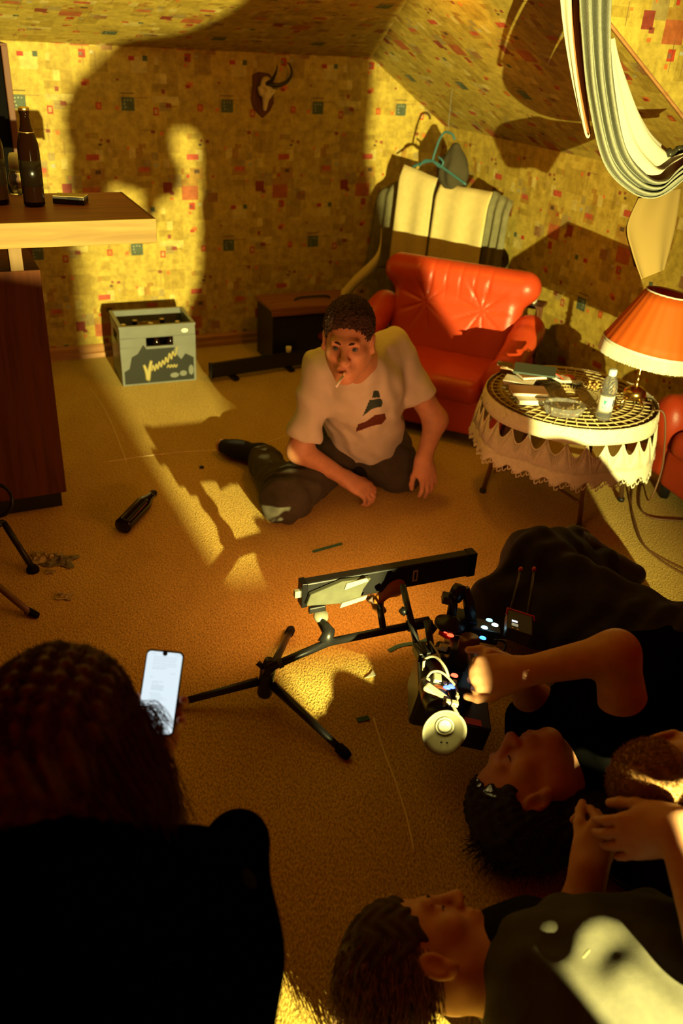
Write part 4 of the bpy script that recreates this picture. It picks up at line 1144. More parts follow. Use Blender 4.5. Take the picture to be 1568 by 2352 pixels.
def shirt_surf():
    base = tee + [cut((.06, 3.0, .135), (0, .15, -1))]
    global sdf
    def sdf2(prims, P, cull=None):
        return np.maximum(_sdf_old(prims, P, cull), dcut(P))
    sdf = sdf2
    cx, cn = V3((1, .12, .05)), None
    e1 = V3(Vector((.97, .20, .12)).normalized()); e2 = V3(Vector((-.05, .45, .89)).normalized()); o0 = V3(at(838, 955, .33))
    tri = [(.005, .070), (.024, .072), (.030, .052), (-.002, .046)], [(-.010, .040), (.034, .046), (.036, .030), (.030, .020), (-.006, .010), (-.036, -.014), (-.030, -.002)]
    foot_ = [(-.052, -.040), (-.02, -.028), (.008, -.008), (.048, .000), (.056, -.016), (.040, -.034), (.004, -.042), (-.05, -.062)]
    def inpoly(x, y, poly):
        c = np.zeros(len(x), bool); n = len(poly)
        for i in range(n):
            x0, y0 = poly[i]; x1, y1 = poly[i - 1]
            hit = ((y0 > y) != (y1 > y)) & (x < (x1 - x0) * (y - y0) / (y1 - y0 + 1e-12) + x0); c ^= hit
        return c
    def pt(P):
        x, y = (P - o0) @ e1, (P - o0) @ e2; m_ = np.zeros(len(P), int)
        front = P[:, 1] < 3.0
        for q in tri: m_[inpoly(x, y, q) & front] = 1
        m_[inpoly(x, y, foot_) & front] = 2
        return m_
    r = surf('tshirt', base, .0036, [M_tee, M_prt1, M_prt2], man, teedisp, .009, pt)
    sdf = _sdf_old
    return r
shirt_surf()
# trousers
M_trs = mat('dark_olive_trousers', (.055, .045, .025), .95, var=.2, scale=40, bump=.15)
tr = limb([pel + Vector((-.07, -.03, .0)), kn1, kn1.lerp(an1, .85)], [.105, .078, .062], .05) + limb([pel + Vector((.08, -.03, 0)), kn2, at(810, 1075, .06)], [.10, .070, .055], .05) + [ell(pel + UP * -.02, (.16, .13, .11), None, .06)]
tr.append(cut((0, 0, .004), (0, 0, -1)))
surf('trousers', tr, .005, M_trs, man, folds([(an1 - kn1, 95, 0), ((1, .6, 0), 70, 1), ((.3, 1, .4), 60, 2)], .010), .010)
M_sock = mat('black_sock', (.008, .007, .006), .95)
surf('sock', limb([kn1.lerp(an1, .8), an1, ft1], [.040, .042, .030], .03) + [ell(ft1.lerp(an1, .4), (.06, .035, .032), None, .03)], .005, M_sock, man)
surf('sock', limb([at(820, 1090, .065), at(790, 1078, .06), at(740, 1065, .04)], [.040, .042, .030], .03), .005, M_sock, man)
# cigarette
m0 = Vector(HL_(-.006, .101, -.0715)); m1 = m0 + Vector((-.028, -.045, -.038)).normalized() * .062
cg = thing('cigarette', m0, 'thin lit-white cigarette held between the lips', 'cigarette')
cg['label'] = 'white cigarette held between the lips of the seated person'
MB().tube([m0, m0.lerp(m1, .3)], .0043, 10).build('filter', mat('filter_paper', (.80, .55, .28), .7), cg, True)
MB().tube([m0.lerp(m1, .3), m1], .0045, 10).build('paper_tube', mat('cigarette_paper', (.92, .90, .84), .8), cg, True)

# ---------------------------------------------- camera operator lying on the side
op = thing('person', at(1400, 1600, 0), 'person in a black t-shirt lying down, arm bent up to hold the camera rig', 'person')
hc = at(1200, 1815, .15)
oh, OL, OM = head_prims(hc, (-.56, .42, .71), (-.80, -.27, -.48), .98, neck=at(1330, 1760, .15))
shT, elT, wrT = at(1440, 1690, .285), at(1415, 1500, .47), at(1190, 1545, .40)
shB, elB, wrB = at(1240, 1700, .12), at(1225, 1610, .20), at(1190, 1560, .33)
hip_, kneeT, ankT = at(1560, 1520, .17), at(1225, 1285, .25), at(1318, 1250, .15)
kneeB, ankB = at(1150, 1390, .14), at(1380, 1300, .08)
nk = at(1330, 1760, .15); chs = at(1380, 1690, .17)
hT, nT = hand_prims(wrT, at(1100, 1548, .385) - wrT, (-.2, -.72, .66), [(1.25, 1.4, .7)] * 4, .03, thumb=-1, tcurl=.35, tout=.45)
hB, _ = hand_prims(wrB, at(1120, 1530, .36) - wrB, (-.1, -.6, .7), [(1.5, 1.5, .9)] * 4, .0, thumb=1, tout=.2)
body = oh + lids(OL, OM) + limb([hip_, chs.lerp(hip_, .5), chs, nk], [.11, .11, .12, .06], .06) + limb([chs.lerp(shT, .5), shT, elT, wrT], [.08, .056, .043, .029]) + limb([chs.lerp(shB, .5), shB, elB, wrB], [.08, .052, .041, .028]) + hT + hB + \
    limb([hip_, kneeT, ankT], [.09, .06, .04]) + limb([hip_, kneeB, ankB], [.09, .06, .04])
surf('body', body, .0036, [M_skin, M_lip], op, paint=lambda P: inell(P, OL(0, .098, -.0715), (.020, .014, .0115), OM).astype(int))
lashes(OL, op)
tb = limb([hip_, chs.lerp(hip_, .5), chs], [.135, .13, .145], .07) + [cone(chs, nk + (nk - chs) * .35, .135, .075, .05), cone(chs.lerp(shT, .4), shT, .10, .080, .05), cone(shT, shT.lerp(elT, .18), .075, .068, .03), cone(chs.lerp(shB, .3), shB, .10, .075, .05), cone(shB, shB.lerp(elB, .55), .07, .066, .03),
      cut((0, 0, .004), (0, 0, -1))]
surf('tshirt', tb, .006, mat('black_jersey', (.003, .0027, .0024), 1.0, spec=.0), op, folds([((1, .2, .3), 50, 0), ((.2, 1, .5), 45, 1)], .006), .006)
M_dkt = mat('dark_brown_trousers', (.020, .013, .008), .95, var=.3, scale=40, bump=.2)
tr = limb([hip_, kneeT, ankT.lerp(kneeT, .15)], [.125, .078, .062], .06) + limb([hip_, kneeB, ankB], [.12, .08, .06], .06) + [cone(hip_, hip_.lerp(chs, .3), .13, .125, .05), cut((0, 0, .004), (0, 0, -1))]
surf('trousers', tr, .006, M_dkt, op, folds([(hip_ - kneeT, 75, 0), ((.4, 1, .2), 55, 1)], .009), .009)
# shoes: dark upper, pale heel rim, red tabs
M_shoe = mat('dark_shoe', (.035, .025, .018), .7)
for an, d_, nm in ((ankT, Vector((.55, .55, -.45)), 0), (ankB, Vector((.7, .35, -.3)), 1)):
    d_ = d_.normalized(); toe = an + d_ * .085 + Vector((.02, .03, -.01)); toe.z = max(toe.z, .045)
    so = surf('shoe', [cone(an, an + d_ * .06, .050, .046, .02), cone(an + d_ * .06, toe + Vector((.03, -.05, 0)), .044, .036, .03)], .005, M_shoe, op)
    MB().tube(arc([an + d_ * .02 + Vector((-.05, .01, .02)), an + d_ * .02 + Vector((-.02, .03, .05)), an + d_ * .03 + Vector((.03, .03, .035)), an + d_ * .03 + Vector((.05, .0, .0))], 14), .007, 8).build('collar', M_khaki, so, True)
    MB().box(an + d_ * .075 + Vector((.03, -.01, .02)), (.022, .014, .03), frame(d_, UP)).build('red_tab', M_red, so, bevel=.003)
# bushy dark hair
M_hairb = mat('black_hair', (.012, .007, .004), .8, var=.4, scale=60, bump=.5, bscale=200)
hr = [ell(OL(0, -.035, .045), (.10, .115, .098), OM, .03), ell(OL(0, -.10, -.02), (.095, .075, .10), OM, .05), ell(OL(.02, -.13, -.10), (.09, .06, .07), OM, .05),
      ell(OL(0, .095, -.015), (.085, .075, .085), OM, .02, 's'), ell(OL(.09, .01, -.02), (.04, .03, .045), OM, .01, 's'), ell(OL(-.09, .01, -.02), (.04, .03, .045), OM, .01, 's'), cut((0, 0, .006), (0, 0, -1))]
surf('hair', hr, .005, M_hairb, op, lambda P: .006 * np.sin(P[:, 0] * 170 + 3 * np.sin(P[:, 1] * 90)) * np.sin(P[:, 1] * 160 + P[:, 2] * 120), .006)
rs = random.Random(4); pths = []
for i in range(700):
    a, b_ = rs.uniform(0, 2 * math.pi), rs.uniform(-.3, 1)
    n_ = Vector((math.cos(a) * math.sqrt(max(0, 1 - b_ * b_)), -abs(math.sin(a)) * math.sqrt(max(0, 1 - b_ * b_)) * .9 - .05, b_))
    p = Vector(OL(n_.x * .098, n_.y * .115 - .03, n_.z * .098 + .04)); dr = Vector(OM @ V3(n_)).normalized()
    if p.z < .02: continue
    j = Vector((rs.uniform(-1, 1), rs.uniform(-1, 1), rs.uniform(-1, 1))) * .02
    pths.append([p, p + dr * .014 + j * .3, p + dr * .024 + j * .8, p + dr * .028 + j * 1.5])
strands('loose_hair', pths, .0012, M_hairb, op)

# ---------------------------------------------- sound recordist lying nearest the camera
so_ = thing('person', at(1250, 2250, 0), 'person with light brown hair lying on the carpet in a dark jacket, looking up', 'person')
hc = at(968, 2195, .15)
sh, SL_, SM_ = head_prims(hc, (.24, .76, .55), (-.97, .10, .16), .98, neck=at(1190, 2235, .12))
sshT = at(1195, 2185, .15); selT = at(1330, 2125, .17); swrT = at(1352, 1990, .25)
sch = at(1330, 2310, .15); shp = at(1760, 2330, .15)
sh_h, _ = hand_prims(swrT, at(1385, 1915, .27) - swrT, (.5, -.4, .6), [(.9, 1.1, .6)] * 4, .0, thumb=-1, tout=.3)
body = sh + lids(SL_, SM_) + limb([shp, sch.lerp(shp, .5), sch, at(1190, 2235, .12)], [.13, .125, .13, .06], .06) + limb([sch.lerp(sshT, .5), sshT, selT, swrT], [.08, .056, .044, .031]) + sh_h
surf('body', body, .0036, [M_skin, M_lip], so_, paint=lambda P: inell(P, SL_(0, .098, -.0715), (.020, .014, .0115), SM_).astype(int))
lashes(SL_, so_)
for x in (-1, 1):
    MB().tube([Vector(SL_(x * a, y, z)) for a, y, z in ((.012, .096, .014), (.022, .096, .019), (.034, .091, .020), (.046, .082, .013))], [.002, .003, .003, .001], 6).build('eyebrow', M_brow, so_, True)
M_jack = mat('dark_grey_jacket', (.052, .047, .027), .85, var=.12, scale=60, bump=.12, bscale=500)
jk = limb([shp, sch.lerp(shp, .5), sch], [.165, .165, .165], .07) + [cone(sch, at(1215, 2225, .12), .15, .10, .05), cut((0, 0, .004), (0, 0, -1))]
surf('jacket', jk, .005, M_jack, so_, folds([((1, .25, 0), 55, 0), ((.3, 1, .2), 70, 1.5), ((.8, -.6, .3), 60, 3)], .011), .011)
sl = [cone(sch.lerp(sshT, .35), sshT, .11, .085, .05), cone(sshT, selT + Vector((.02, -.01, -.02)), .075, .070, .03), cut((selT + Vector((.015, .0, .03))), (swrT - selT).normalized())]
surf('black_sleeve', sl, .005, M_blackcloth, so_, folds([((1, .2, .3), 60, 0)], .004), .004)
MB().tube([at(1345, 2235, .30), at(1338, 2200, .31), at(1352, 2182, .315)], .003, 6).build('drawcord', M_khaki, so_, True)
M_hairs = mat('light_brown_hair', (.28, .15, .045), .6, var=.4, scale=60)
M_hairs2 = mat('dark_hair_roots', (.05, .025, .010), .8, var=.4, scale=60)
hr = [ell(SL_(0, -.025, .045), (.088, .106, .094), SM_, .03), ell(SL_(0, .095, -.02), (.080, .075, .080), SM_, .02, 's'), ell(SL_(.09, .005, -.02), (.04, .034, .045), SM_, .01, 's'), ell(SL_(-.09, .005, -.02), (.04, .034, .045), SM_, .01, 's'), cut((0, 0, .006), (0, 0, -1))]
surf('hair', hr, .004, M_hairs2, so_, lambda P: .003 * np.sin(P[:, 0] * 200 + 3 * np.sin(P[:, 1] * 90)), .004)
rs = random.Random(9); pths = []
for i in range(2600):
    a, b_ = rs.uniform(0, 2 * math.pi), rs.uniform(-.75, 1)
    q = math.sqrt(max(0, 1 - b_ * b_))
    n_ = Vector((math.cos(a) * q, math.sin(a) * q, b_))
    if n_.y > .42 and n_.z < .8: continue
    p = Vector(SL_(n_.x * .086, n_.y * .104 - .025, n_.z * .092 + .045))
    if p.z < .03: continue
    dr = Vector(SM_ @ V3(n_)).normalized()
    fl_ = (Vector(SM_ @ V3((0, -.9, -.25))) + Vector((0, 0, -.45)) + Vector((rs.uniform(-.3, .3), rs.uniform(-.3, .3), rs.uniform(-.2, .2)))).normalized()
    ln = rs.uniform(.035, .085); pt = [p]
    for k in range(1, 6):
        f = k / 5; s_ = p + dr * (.012 * math.sin(f * 2.4)) + fl_ * ln * f + Vector((math.sin(f * 6 + i), math.cos(f * 5 + i), 0)) * .004 * f
        s_.z = max(s_.z, .008); pt.append(s_)
    pths.append(pt)
strands('hair_strands', pths, .0013, M_hairs, so_)

# ---------------------------------------------- crew member crouching at the right edge, cropped hair
cr = thing('person', at(1640, 1800, 0), 'person with close-cropped ginger hair leaning in, bare forearm brightly lit', 'person')
hc = dep(1540, 1785, 1.50)
ch, CL_, CM_ = head_prims(hc, (.25, .55, -.8), (-.93, -.10, -.34), .86, neck=hc + Vector((.20, .02, .03)))
csh = dep(1700, 1760, 1.45); cel = dep(1665, 2260, 1.24); cwr = dep(1552, 1900, 1.36)
chand, _ = hand_prims(cwr, dep(1460, 1918, 1.40) - cwr, (.15, -.65, .75), [(.25, .35, .25)] * 4, .03, thumb=1, tcurl=.15, tout=.35)
ctor = dep(1950, 1850, 1.45)
body = ch + limb([ctor, hc + Vector((.22, .0, .03))], [.12, .07], .05) + limb([ctor, csh, cel, cwr], [.09, .055, .042, .029]) + chand
surf('body', body, .0036, M_skin, cr)
M_hairg = mat('ginger_stubble', (.34, .17, .05), .8, var=.4, scale=150)
hr = [ell(CL_(0, -.018, .037), np.array((.079, .100, .089)) * .86, CM_, .01), ell(CL_(0, .095, -.03), (.075, .06, .075), CM_, .02, 's'), ell(CL_(.09, 0, -.03), (.035, .03, .04), CM_, .01, 's'), ell(CL_(-.09, 0, -.03), (.035, .03, .04), CM_, .01, 's'), cut(CL_(0, -.02, -.04), -CM_[:, 2])]
surf('hair', hr, .004, M_hairg, cr)
rs = random.Random(14); pths = []
for i in range(3500):
    a, b_ = rs.uniform(0, 2 * math.pi), rs.uniform(-.45, 1)
    q = math.sqrt(max(0, 1 - b_ * b_)); n_ = Vector((math.cos(a) * q, math.sin(a) * q, b_))
    if n_.y > .55 and n_.z < .6: continue
    p = Vector(CL_(n_.x * .079, n_.y * .10 - .018, n_.z * .089 + .037)); dr = Vector(CM_ @ V3(n_)).normalized()
    fl_ = (dr + Vector((rs.uniform(.2, 1.1), rs.uniform(-.4, .3), rs.uniform(-.4, .4)))).normalized()
    pths.append([p, p + fl_ * .005, p + fl_ * rs.uniform(.007, .012) + Vector((.001, 0, -.001))])
strands('stubble', pths, .0007, M_hairg, cr)
cs = [cone(ctor, hc + Vector((.24, 0, .0)), .16, .09, .05), cone(ctor, csh, .13, .085, .04), cone(csh, csh.lerp(cel, .35), .08, .075, .03)]
surf('dark_shirt', cs, .008, mat('dark_green_shirt', (.03, .03, .018), .9), cr, folds([((1, .2, .3), 50, 0)], .005), .005)

# ---------------------------------------------- person with the phone, seen from behind
wo = thing('person', at(200, 2300, 0), 'person in a black coat with long auburn hair, seen from behind holding a phone', 'person')
hc = at(140, 1710, .72)
wh, WL_, WM_ = head_prims(hc, (.12, .85, -.50), (.05, .45, .88), .98, neck=at(140, 1960, .58))
pc = dep(372, 1590, 1.45)
wwr = at(372, 1745, .50); wel = at(250, 2050, .42); wsh = at(480, 2080, .56)
pr_c = [dep(330, 1489, 1.46), dep(420, 1498, 1.46), dep(402, 1693, 1.43), dep(318, 1684, 1.43)]
px_ = ((pr_c[1] - pr_c[0]) + (pr_c[2] - pr_c[3])).normalized(); py_ = ((pr_c[0] - pr_c[3]) + (pr_c[1] - pr_c[2])); py_ = (py_ - px_ * py_.dot(px_)).normalized(); pn_ = px_.cross(py_)
pw, phh = ((pr_c[1] - pr_c[0]).length + (pr_c[2] - pr_c[3]).length) / 2, ((pr_c[0] - pr_c[3]).length + (pr_c[1] - pr_c[2]).length) / 2
pc = sum(pr_c, Vector()) / 4
fing = []
for i, (fx, fy) in enumerate(((.5, -.06), (.5, -.17), (.5, -.30), (.46, -.43))):
    tip = pc + px_ * (pw * fx + .009) + py_ * phh * fy + pn_ * .003; mid_ = pc + px_ * (pw * (fx + .03) + .004) + py_ * (phh * fy - .004) - pn_ * .018; root = pc + px_ * (-.005) + py_ * (phh * (fy * .8) - .015) - pn_ * .026
    if i in (0, 2): fing += [cone(root, mid_, .0095, .009, .004), cone(mid_, tip, .009, .0078, .004)]
    else: fing += [cone(root, mid_ - px_ * .02, .0095, .009, .004)]
th = pc - px_ * (pw * .5 + .006) + py_ * phh * -.08
fing += [cone(pc - px_ * pw * .3 - py_ * phh * .55 - pn_ * .02, pc - px_ * (pw * .5 + .010) - py_ * phh * .25 - pn_ * .004, .015, .011, .01), cone(pc - px_ * (pw * .5 + .010) - py_ * phh * .25 - pn_ * .004, th + pn_ * .006, .011, .009, .004)]
fing += [ell(pc - py_ * phh * .35 - pn_ * .03, (.04, .05, .018), np.array(Matrix((px_, py_, pn_)).transposed()), .02), cone(pc - py_ * phh * .62 - pn_ * .026, pc - py_ * phh * .45 - pn_ * .028, .026, .028, .02)]
wtor = at(150, 2450, .45)
body = wh + limb([wtor, at(200, 2150, .60)], [.13, .08], .05) + limb([at(200, 2150, .60), wsh, wel, pc - py_ * phh * .62 - pn_ * .026], [.08, .055, .042, .028]) + fing
surf('body', body, .0036, M_skin, wo)
ct = [cone(at(540, 1940, .50), at(470, 2220, .48), .052, .085, .05), cone(at(470, 2220, .48), at(400, 2500, .42), .085, .12, .05), cone(at(150, 2150, .60), at(430, 2080, .54), .12, .10, .06), cone(at(100, 2300, .55), at(60, 2700, .40), .20, .22, .06),
      cone(at(350, 2300, .5), at(280, 2600, .42), .14, .16, .06), cone(at(-80, 2100, .55), at(100, 2150, .58), .12, .12, .05)]
surf('coat', ct, .008, mat('black_coat_wool', (.0018, .0016, .0014), 1.0, spec=.0), wo, folds([((1, .4, 0), 40, 0), ((.4, 1, .3), 30, 1)], .005), .005)
surf('coat_sleeve', [cone(wsh, wel, .07, .06, .03), cone(wel, wel.lerp(pc - py_ * phh * .62 - pn_ * .026, .75), .058, .045, .03)], .007, M_blackcloth, wo)
M_auburn = mat('auburn_hair', (.085, .026, .010), .55, var=.45, scale=90)
hr = [ell(WL_(0, -.018, .038), (.088, .106, .094), WM_, .03), cone(hc + Vector((0, -.05, -.03)), at(190, 1930, .63), .09, .08, .06), cone(at(190, 1930, .63), at(320, 1960, .58), .07, .05, .05), cone(hc + Vector((.05, .03, -.05)), at(300, 1820, .64), .055, .045, .05), ell(WL_(0, .11, -.03), (.07, .06, .08), WM_, .02, 's')]
surf('hair', hr, .005, M_auburn, wo, lambda P: .004 * np.sin(P[:, 0] * 220 + 3 * np.sin(P[:, 2] * 40)) + .003 * np.sin(P[:, 1] * 260 + 2 * np.sin(P[:, 2] * 60)), .007)
rs = random.Random(3); pths = []
for i in range(3400):
    a, b_ = rs.uniform(-.9, math.pi + .9), rs.uniform(-.1, 1); q = math.sqrt(max(0, 1 - b_ * b_))
    n_ = Vector((math.cos(a) * q, -math.sin(a) * q, b_))
    p = Vector(WL_(n_.x * .089, n_.y * .107 - .018, n_.z * .095 + .038)); dr = Vector(WM_ @ V3(n_)).normalized()
    tgt = at(rs.uniform(150, 430), rs.uniform(1840, 2060), rs.uniform(.56, .62)) if n_.x > -.2 else at(rs.uniform(0, 250), rs.uniform(1900, 2080), rs.uniform(.56, .64))
    c1 = p + dr * .012 + Vector((0, 0, -.02)); c2 = p.lerp(tgt, .55) + dr * .022
    pt = arc([p, c1, c2, tgt + Vector((rs.uniform(-.02, .03), rs.uniform(-.02, .03), 0))], 9); pths.append(pt)
for i in range(60):    # fly-away hair in front of the phone
    p = at(300 + rs.uniform(-20, 20), 1660 + rs.uniform(-50, 60), .66); q = at(rs.uniform(350, 410), rs.uniform(1650, 1730), .60)
    pths.append(arc([p, p.lerp(q, .4) + Vector((.01, .015, .012)), p.lerp(q, .75) + Vector((.008, .01, .0)), q], 9))
strands('hair_strands', pths, .0008, M_auburn, wo)
# phone
ph = thing('smartphone', pc, 'smartphone with a bright white text screen, held up in a hand', 'phone')
def PP(u, v, o=0.0): return pc + px_ * (u * pw) + py_ * (v * phh) + pn_ * o
def rrect(w, h, r, o, n=6):
    out_ = []
    for cx_, cy_, a0 in ((w / 2 - r, h / 2 - r, 0), (-w / 2 + r, h / 2 - r, 90), (-w / 2 + r, -h / 2 + r, 180), (w / 2 - r, -h / 2 + r, 270)):
        for k in range(n + 1):
            a = math.radians(a0 + 90 * k / n); out_.append(pc + px_ * (cx_ + r * math.cos(a)) + py_ * (cy_ + r * math.sin(a)) + pn_ * o)
    return out_
MB().prism(rrect(pw, phh, .009, -.004), pn_ * .0075).build('case', M_black, ph, bevel=.0006)
M_screen = mat('lit_screen', (.0, .0, .0), .3, emit=(.80, .93, 1.0), estr=.95)
MB().prism(rrect(pw * .93, phh * .955, .007, .0036), pn_ * .0003).build('screen', M_screen, ph)
mb = MB(); cN = PP(0, .462, .0041); mb.prism([cN + px_ * (.0042 * math.cos(a)) + py_ * (.0042 * math.sin(a)) for a in [k * math.pi / 8 for k in range(16)]], pn_ * .0002); mb.build('camera_notch', M_black, ph)
M_ink = mat('screen_text_ink', (0, 0, 0), .5, emit=(.42, .52, .58), estr=.95)
rs = random.Random(5); mb = MB()
rows = [(.415, -.28, .34), (.39, -.28, .34), (.365, -.28, .30), (.335, -.28, .34), (.31, -.28, .34), (.285, -.28, .10), (.27, -.28, .02), (.225, .22, .34), (.17, -.32, -.22), (.12, -.24, .06), (.10, -.24, -.05)] + \
    [(.075 - .013 * k, -.24, .08) for k in range(5)] + [(-.02 - .022 * k, -.26 + .02 * (k % 3), .0 + .06 * (k % 4)) for k in range(11)] + [(-.29, .0, .25), (-.33, -.05, .1), (-.36, .16, .26)]
for v, u0, u1 in rows:
    u = u0
    while u < u1:
        w_ = rs.uniform(.02, .07); u2 = min(u + w_, u1)
        mb.add([PP(u, v, .0042), PP(u2, v, .0042), PP(u2, v + .0045, .0042), PP(u, v + .0045, .0042)], [(0, 1, 2, 3)]); u = u2 + .012
for u0 in (-.33, -.30, -.27, .26, .30, .34, .38): mb.add([PP(u0, .445, .0042), PP(u0 + .016, .445, .0042), PP(u0 + .016, .453, .0042), PP(u0, .453, .0042)], [(0, 1, 2, 3)])
o = mb.build('screen_text', M_ink, ph); o['kind'] = 'stuff'

# ------------------------------------------------------------------ cinema camera rig held by the lying operator
rig = thing('camera_rig', at(1010, 1560, 0), 'black cinema camera rig with eyecup, cables, antennas and tiny status lights', 'camera')
def obox(name, c, size, fwd, up, m_, parent=rig, bev=.003):
    return MB().box(c, size, frame(fwd, up)).build(name, m_, parent, bevel=bev)
M_lit = mat('white_fitting', (.42, .39, .27), .35)
FW = (at(1000, 1400, .30) - at(1020, 1680, .30)).normalized()     # rig axis, away from the eyepiece
UPR = Vector((.15, -.25, .95))
RX = frame(FW, UPR)
def rp(px, py, z): return at(px, py, z)
# main body and back battery
surf('camera_body', [rbox(rp(985, 1585, .20), (.040, .075, .055), np.array(RX), .012), rbox(rp(1035, 1560, .18), (.045, .09, .045), np.array(RX), .01, .01)], .004, M_black, rig)
obox('battery', rp(1085, 1660, .14), (.062, .10, .07), FW, UPR, M_black)
obox('red_label', rp(1086, 1658, .1772), (.040, .020, .0012), FW, UPR, M_red, bev=.0003)
obox('red_label', rp(1083, 1669, .1774), (.034, .002, .0014), FW, UPR, M_black, bev=.0002)
# eyepiece: tube, collar, eyecup shell, glass
e0, e1 = rp(995, 1590, .27), rp(1022, 1672, .275)
ax = (e1 - e0).normalized()
tl = Vector((-.22, -.62, .75)); ax = (ax * .55 + tl * .45).normalized()
RE = frame(UP.cross(ax), ax)
MB().lathe([(.026, -.03), (.030, -.02), (.031, .03), (.028, .05), (.030, .055), (.030, .062)], e0, frame(UP.cross(e1 - e0), (e1 - e0).normalized()), 28).build('viewfinder_tube', M_black, rig, True)
MB().lathe([(.0312, .012), (.0315, .014), (.0315, .022), (.0312, .024)], e0, frame(UP.cross(e1 - e0), (e1 - e0).normalized()), 28).build('collar_ring', mat('copper_ring', (.35, .08, .02), .35, .5), rig, True)
mb = MB(); n = 40; vs = []
for i, (r, z) in enumerate(((.018, -.016), (.022, -.013), (.030, -.002), (.038, .010), (.043, .022))):
    for k in range(n):
        a = 2 * math.pi * k / n; flare = 1 + .22 * max(0, math.cos(a - 5.6)) * (i / 4) ** 1.5
        vs.append(e1 + RE @ Vector((r * flare * math.cos(a), r * flare * math.sin(a), z + (.014 * max(0, math.cos(a - 5.6)) - .006) * (i / 4) ** 2)))
mb.add(vs, [(i * n + k, i * n + (k + 1) % n, (i + 1) * n + (k + 1) % n, (i + 1) * n + k) for i in range(4) for k in range(n)])
cup = mb.build('eyecup', mat('pale_rubber', (.27, .25, .16), .6), rig, True, solid=.003)
MB().lathe([(0, -.010), (.010, -.008), (.017, -.013)], e1, RE, 24).build('eyepiece_glass', mat('coated_glass', (.75, .72, .55), .05, spec=.8), cup, True)
MB().tube([e1 + RE @ Vector((.018 * math.cos(a), .018 * math.sin(a), -.010)) for a in [k * math.pi / 14 for k in range(28)]], .0025, 6, closed=True).build('glass_ring', M_lit, cup, True)
for dx in (.0, .010): MB().lathe([(.0025, 0), (0, .0012)], e1 + RE @ Vector((.030, .006 - dx * 1.2, .004 + .001)), RE, 10).build('screw', M_black, cup, True)
# white plates and fittings on top
obox('white_plate', rp(1003, 1594, .300), (.062, .022, .012), (FW + Vector((.6, 0, 0))).normalized(), UPR, M_lit, bev=.004)
obox('white_plate', rp(1003, 1560, .300), (.018, .026, .016), FW, UPR, M_lit, bev=.002)
for px, py, s_ in ((1030, 1612, .013), (1044, 1616, .015), (1036, 1570, .011), (1022, 1568, .009), (1044, 1566, .010), (1018, 1487, .018), (1026, 1474, .014), (1005, 1489, .008), (1050, 1600, .009), (982, 1562, .010)):
    obox('bright_fitting', rp(px, py, .30), (s_, s_ * .8, s_ * .7), FW, UPR, M_lit, bev=.0015)
for px, py, c_ in ((1025, 1452, (1, .06, .02)), (1034, 1460, (1, .06, .02)), (1043, 1552, (1, .10, .04)), (1112, 1442, (.35, .85, 1.0)), (1136, 1436, (.6, .95, 1.0)), (1123, 1425, (.2, .7, 1.0)), (1026, 1580, (.1, .2, 1.0)), (1036, 1578, (.1, .2, 1.0)), (1108, 1466, (.05, .25, 1.0))):
    nm = 'red_lamp' if c_[0] == 1 else 'blue_lamp'
    o = MB().lathe([(.0058, 0), (.005, .003), (0, .0045)], rp(px, py, .305), RX, 12, sx=1.5).build(nm, mat(nm, (.01, .01, .01), .3, emit=c_, estr=4.0), rig, True)
obox('red_clamp', rp(1024, 1457, .292), (.036, .018, .014), (FW + Vector((.5, 0, 0))).normalized(), UPR, M_red, bev=.004)
obox('side_block', rp(1062, 1430, .28), (.06, .05, .05), FW, UPR, M_black)
obox('side_block', rp(1050, 1500, .26), (.05, .06, .06), FW, UPR, M_black)
obox('side_block', rp(1110, 1450, .27), (.075, .045, .04), FW, UPR, M_black)
MB().lathe([(.024, -.03), (.026, 0), (.024, .03)], rp(1075, 1490, .30), frame((0, 1, 0), (0, .3, 1)), 20).build('lens_motor', mat('dark_copper', (.10, .03, .012), .3, .5), rig, True)
MB().lathe([(.030, 0), (.034, .004), (.034, .012), (.020, .018), (.010, .03), (0, .031)], rp(1030, 1440, .30), RX, 24, sx=1.1).build('hand_wheel', M_black, rig, True)
# bracket arm standing above, with a round joint
MB().tube([rp(1035, 1425, .31), rp(1040, 1385, .34), rp(1030, 1370, .36)], .012, 10).build('bracket_arm', M_black, rig, True)
MB().tube([rp(1082, 1428, .30), rp(1075, 1380, .34), rp(1066, 1352, .37)], .014, 10).build('bracket_arm', M_black, rig, True)
MB().lathe([(0, -.012), (.022, -.012), (.024, 0), (.022, .012), (0, .012)], rp(1050, 1362, .37), frame((0, 0, 1), (.8, -.5, .2)), 20).build('round_joint', M_darkmetal, rig, True)
obox('arm_clamp', rp(1026, 1374, .36), (.024, .03, .02), FW, UPR, M_black)
# rods at the front left
MB().tube([rp(925, 1345, .34), rp(935, 1390, .32), rp(962, 1500, .27)], .0085, 12).build('support_rod', M_black, rig, True)
MB().tube([rp(980, 1425, .33), rp(992, 1500, .28)], .0085, 12).build('support_rod', M_black, rig, True)
obox('rod_clamp', rp(968, 1497, .275), (.045, .032, .026), Vector((.9, .3, 0)), UP, M_black)
MB().tube([rp(930, 1400, .32), rp(922, 1408, .315)], .010, 10).build('rod_knob', M_darkmetal, rig, True)
MB().tube([rp(970, 1497, .275), rp(1010, 1490, .27), rp(1050, 1500, .26)], .010, 10).build('cross_rod', M_black, rig, True)
# handle under the fist
MB().tube([rp(1085, 1500, .33), rp(1092, 1550, .335), rp(1095, 1610, .30)], .014, 12).build('hand_grip', M_black, rig, True)
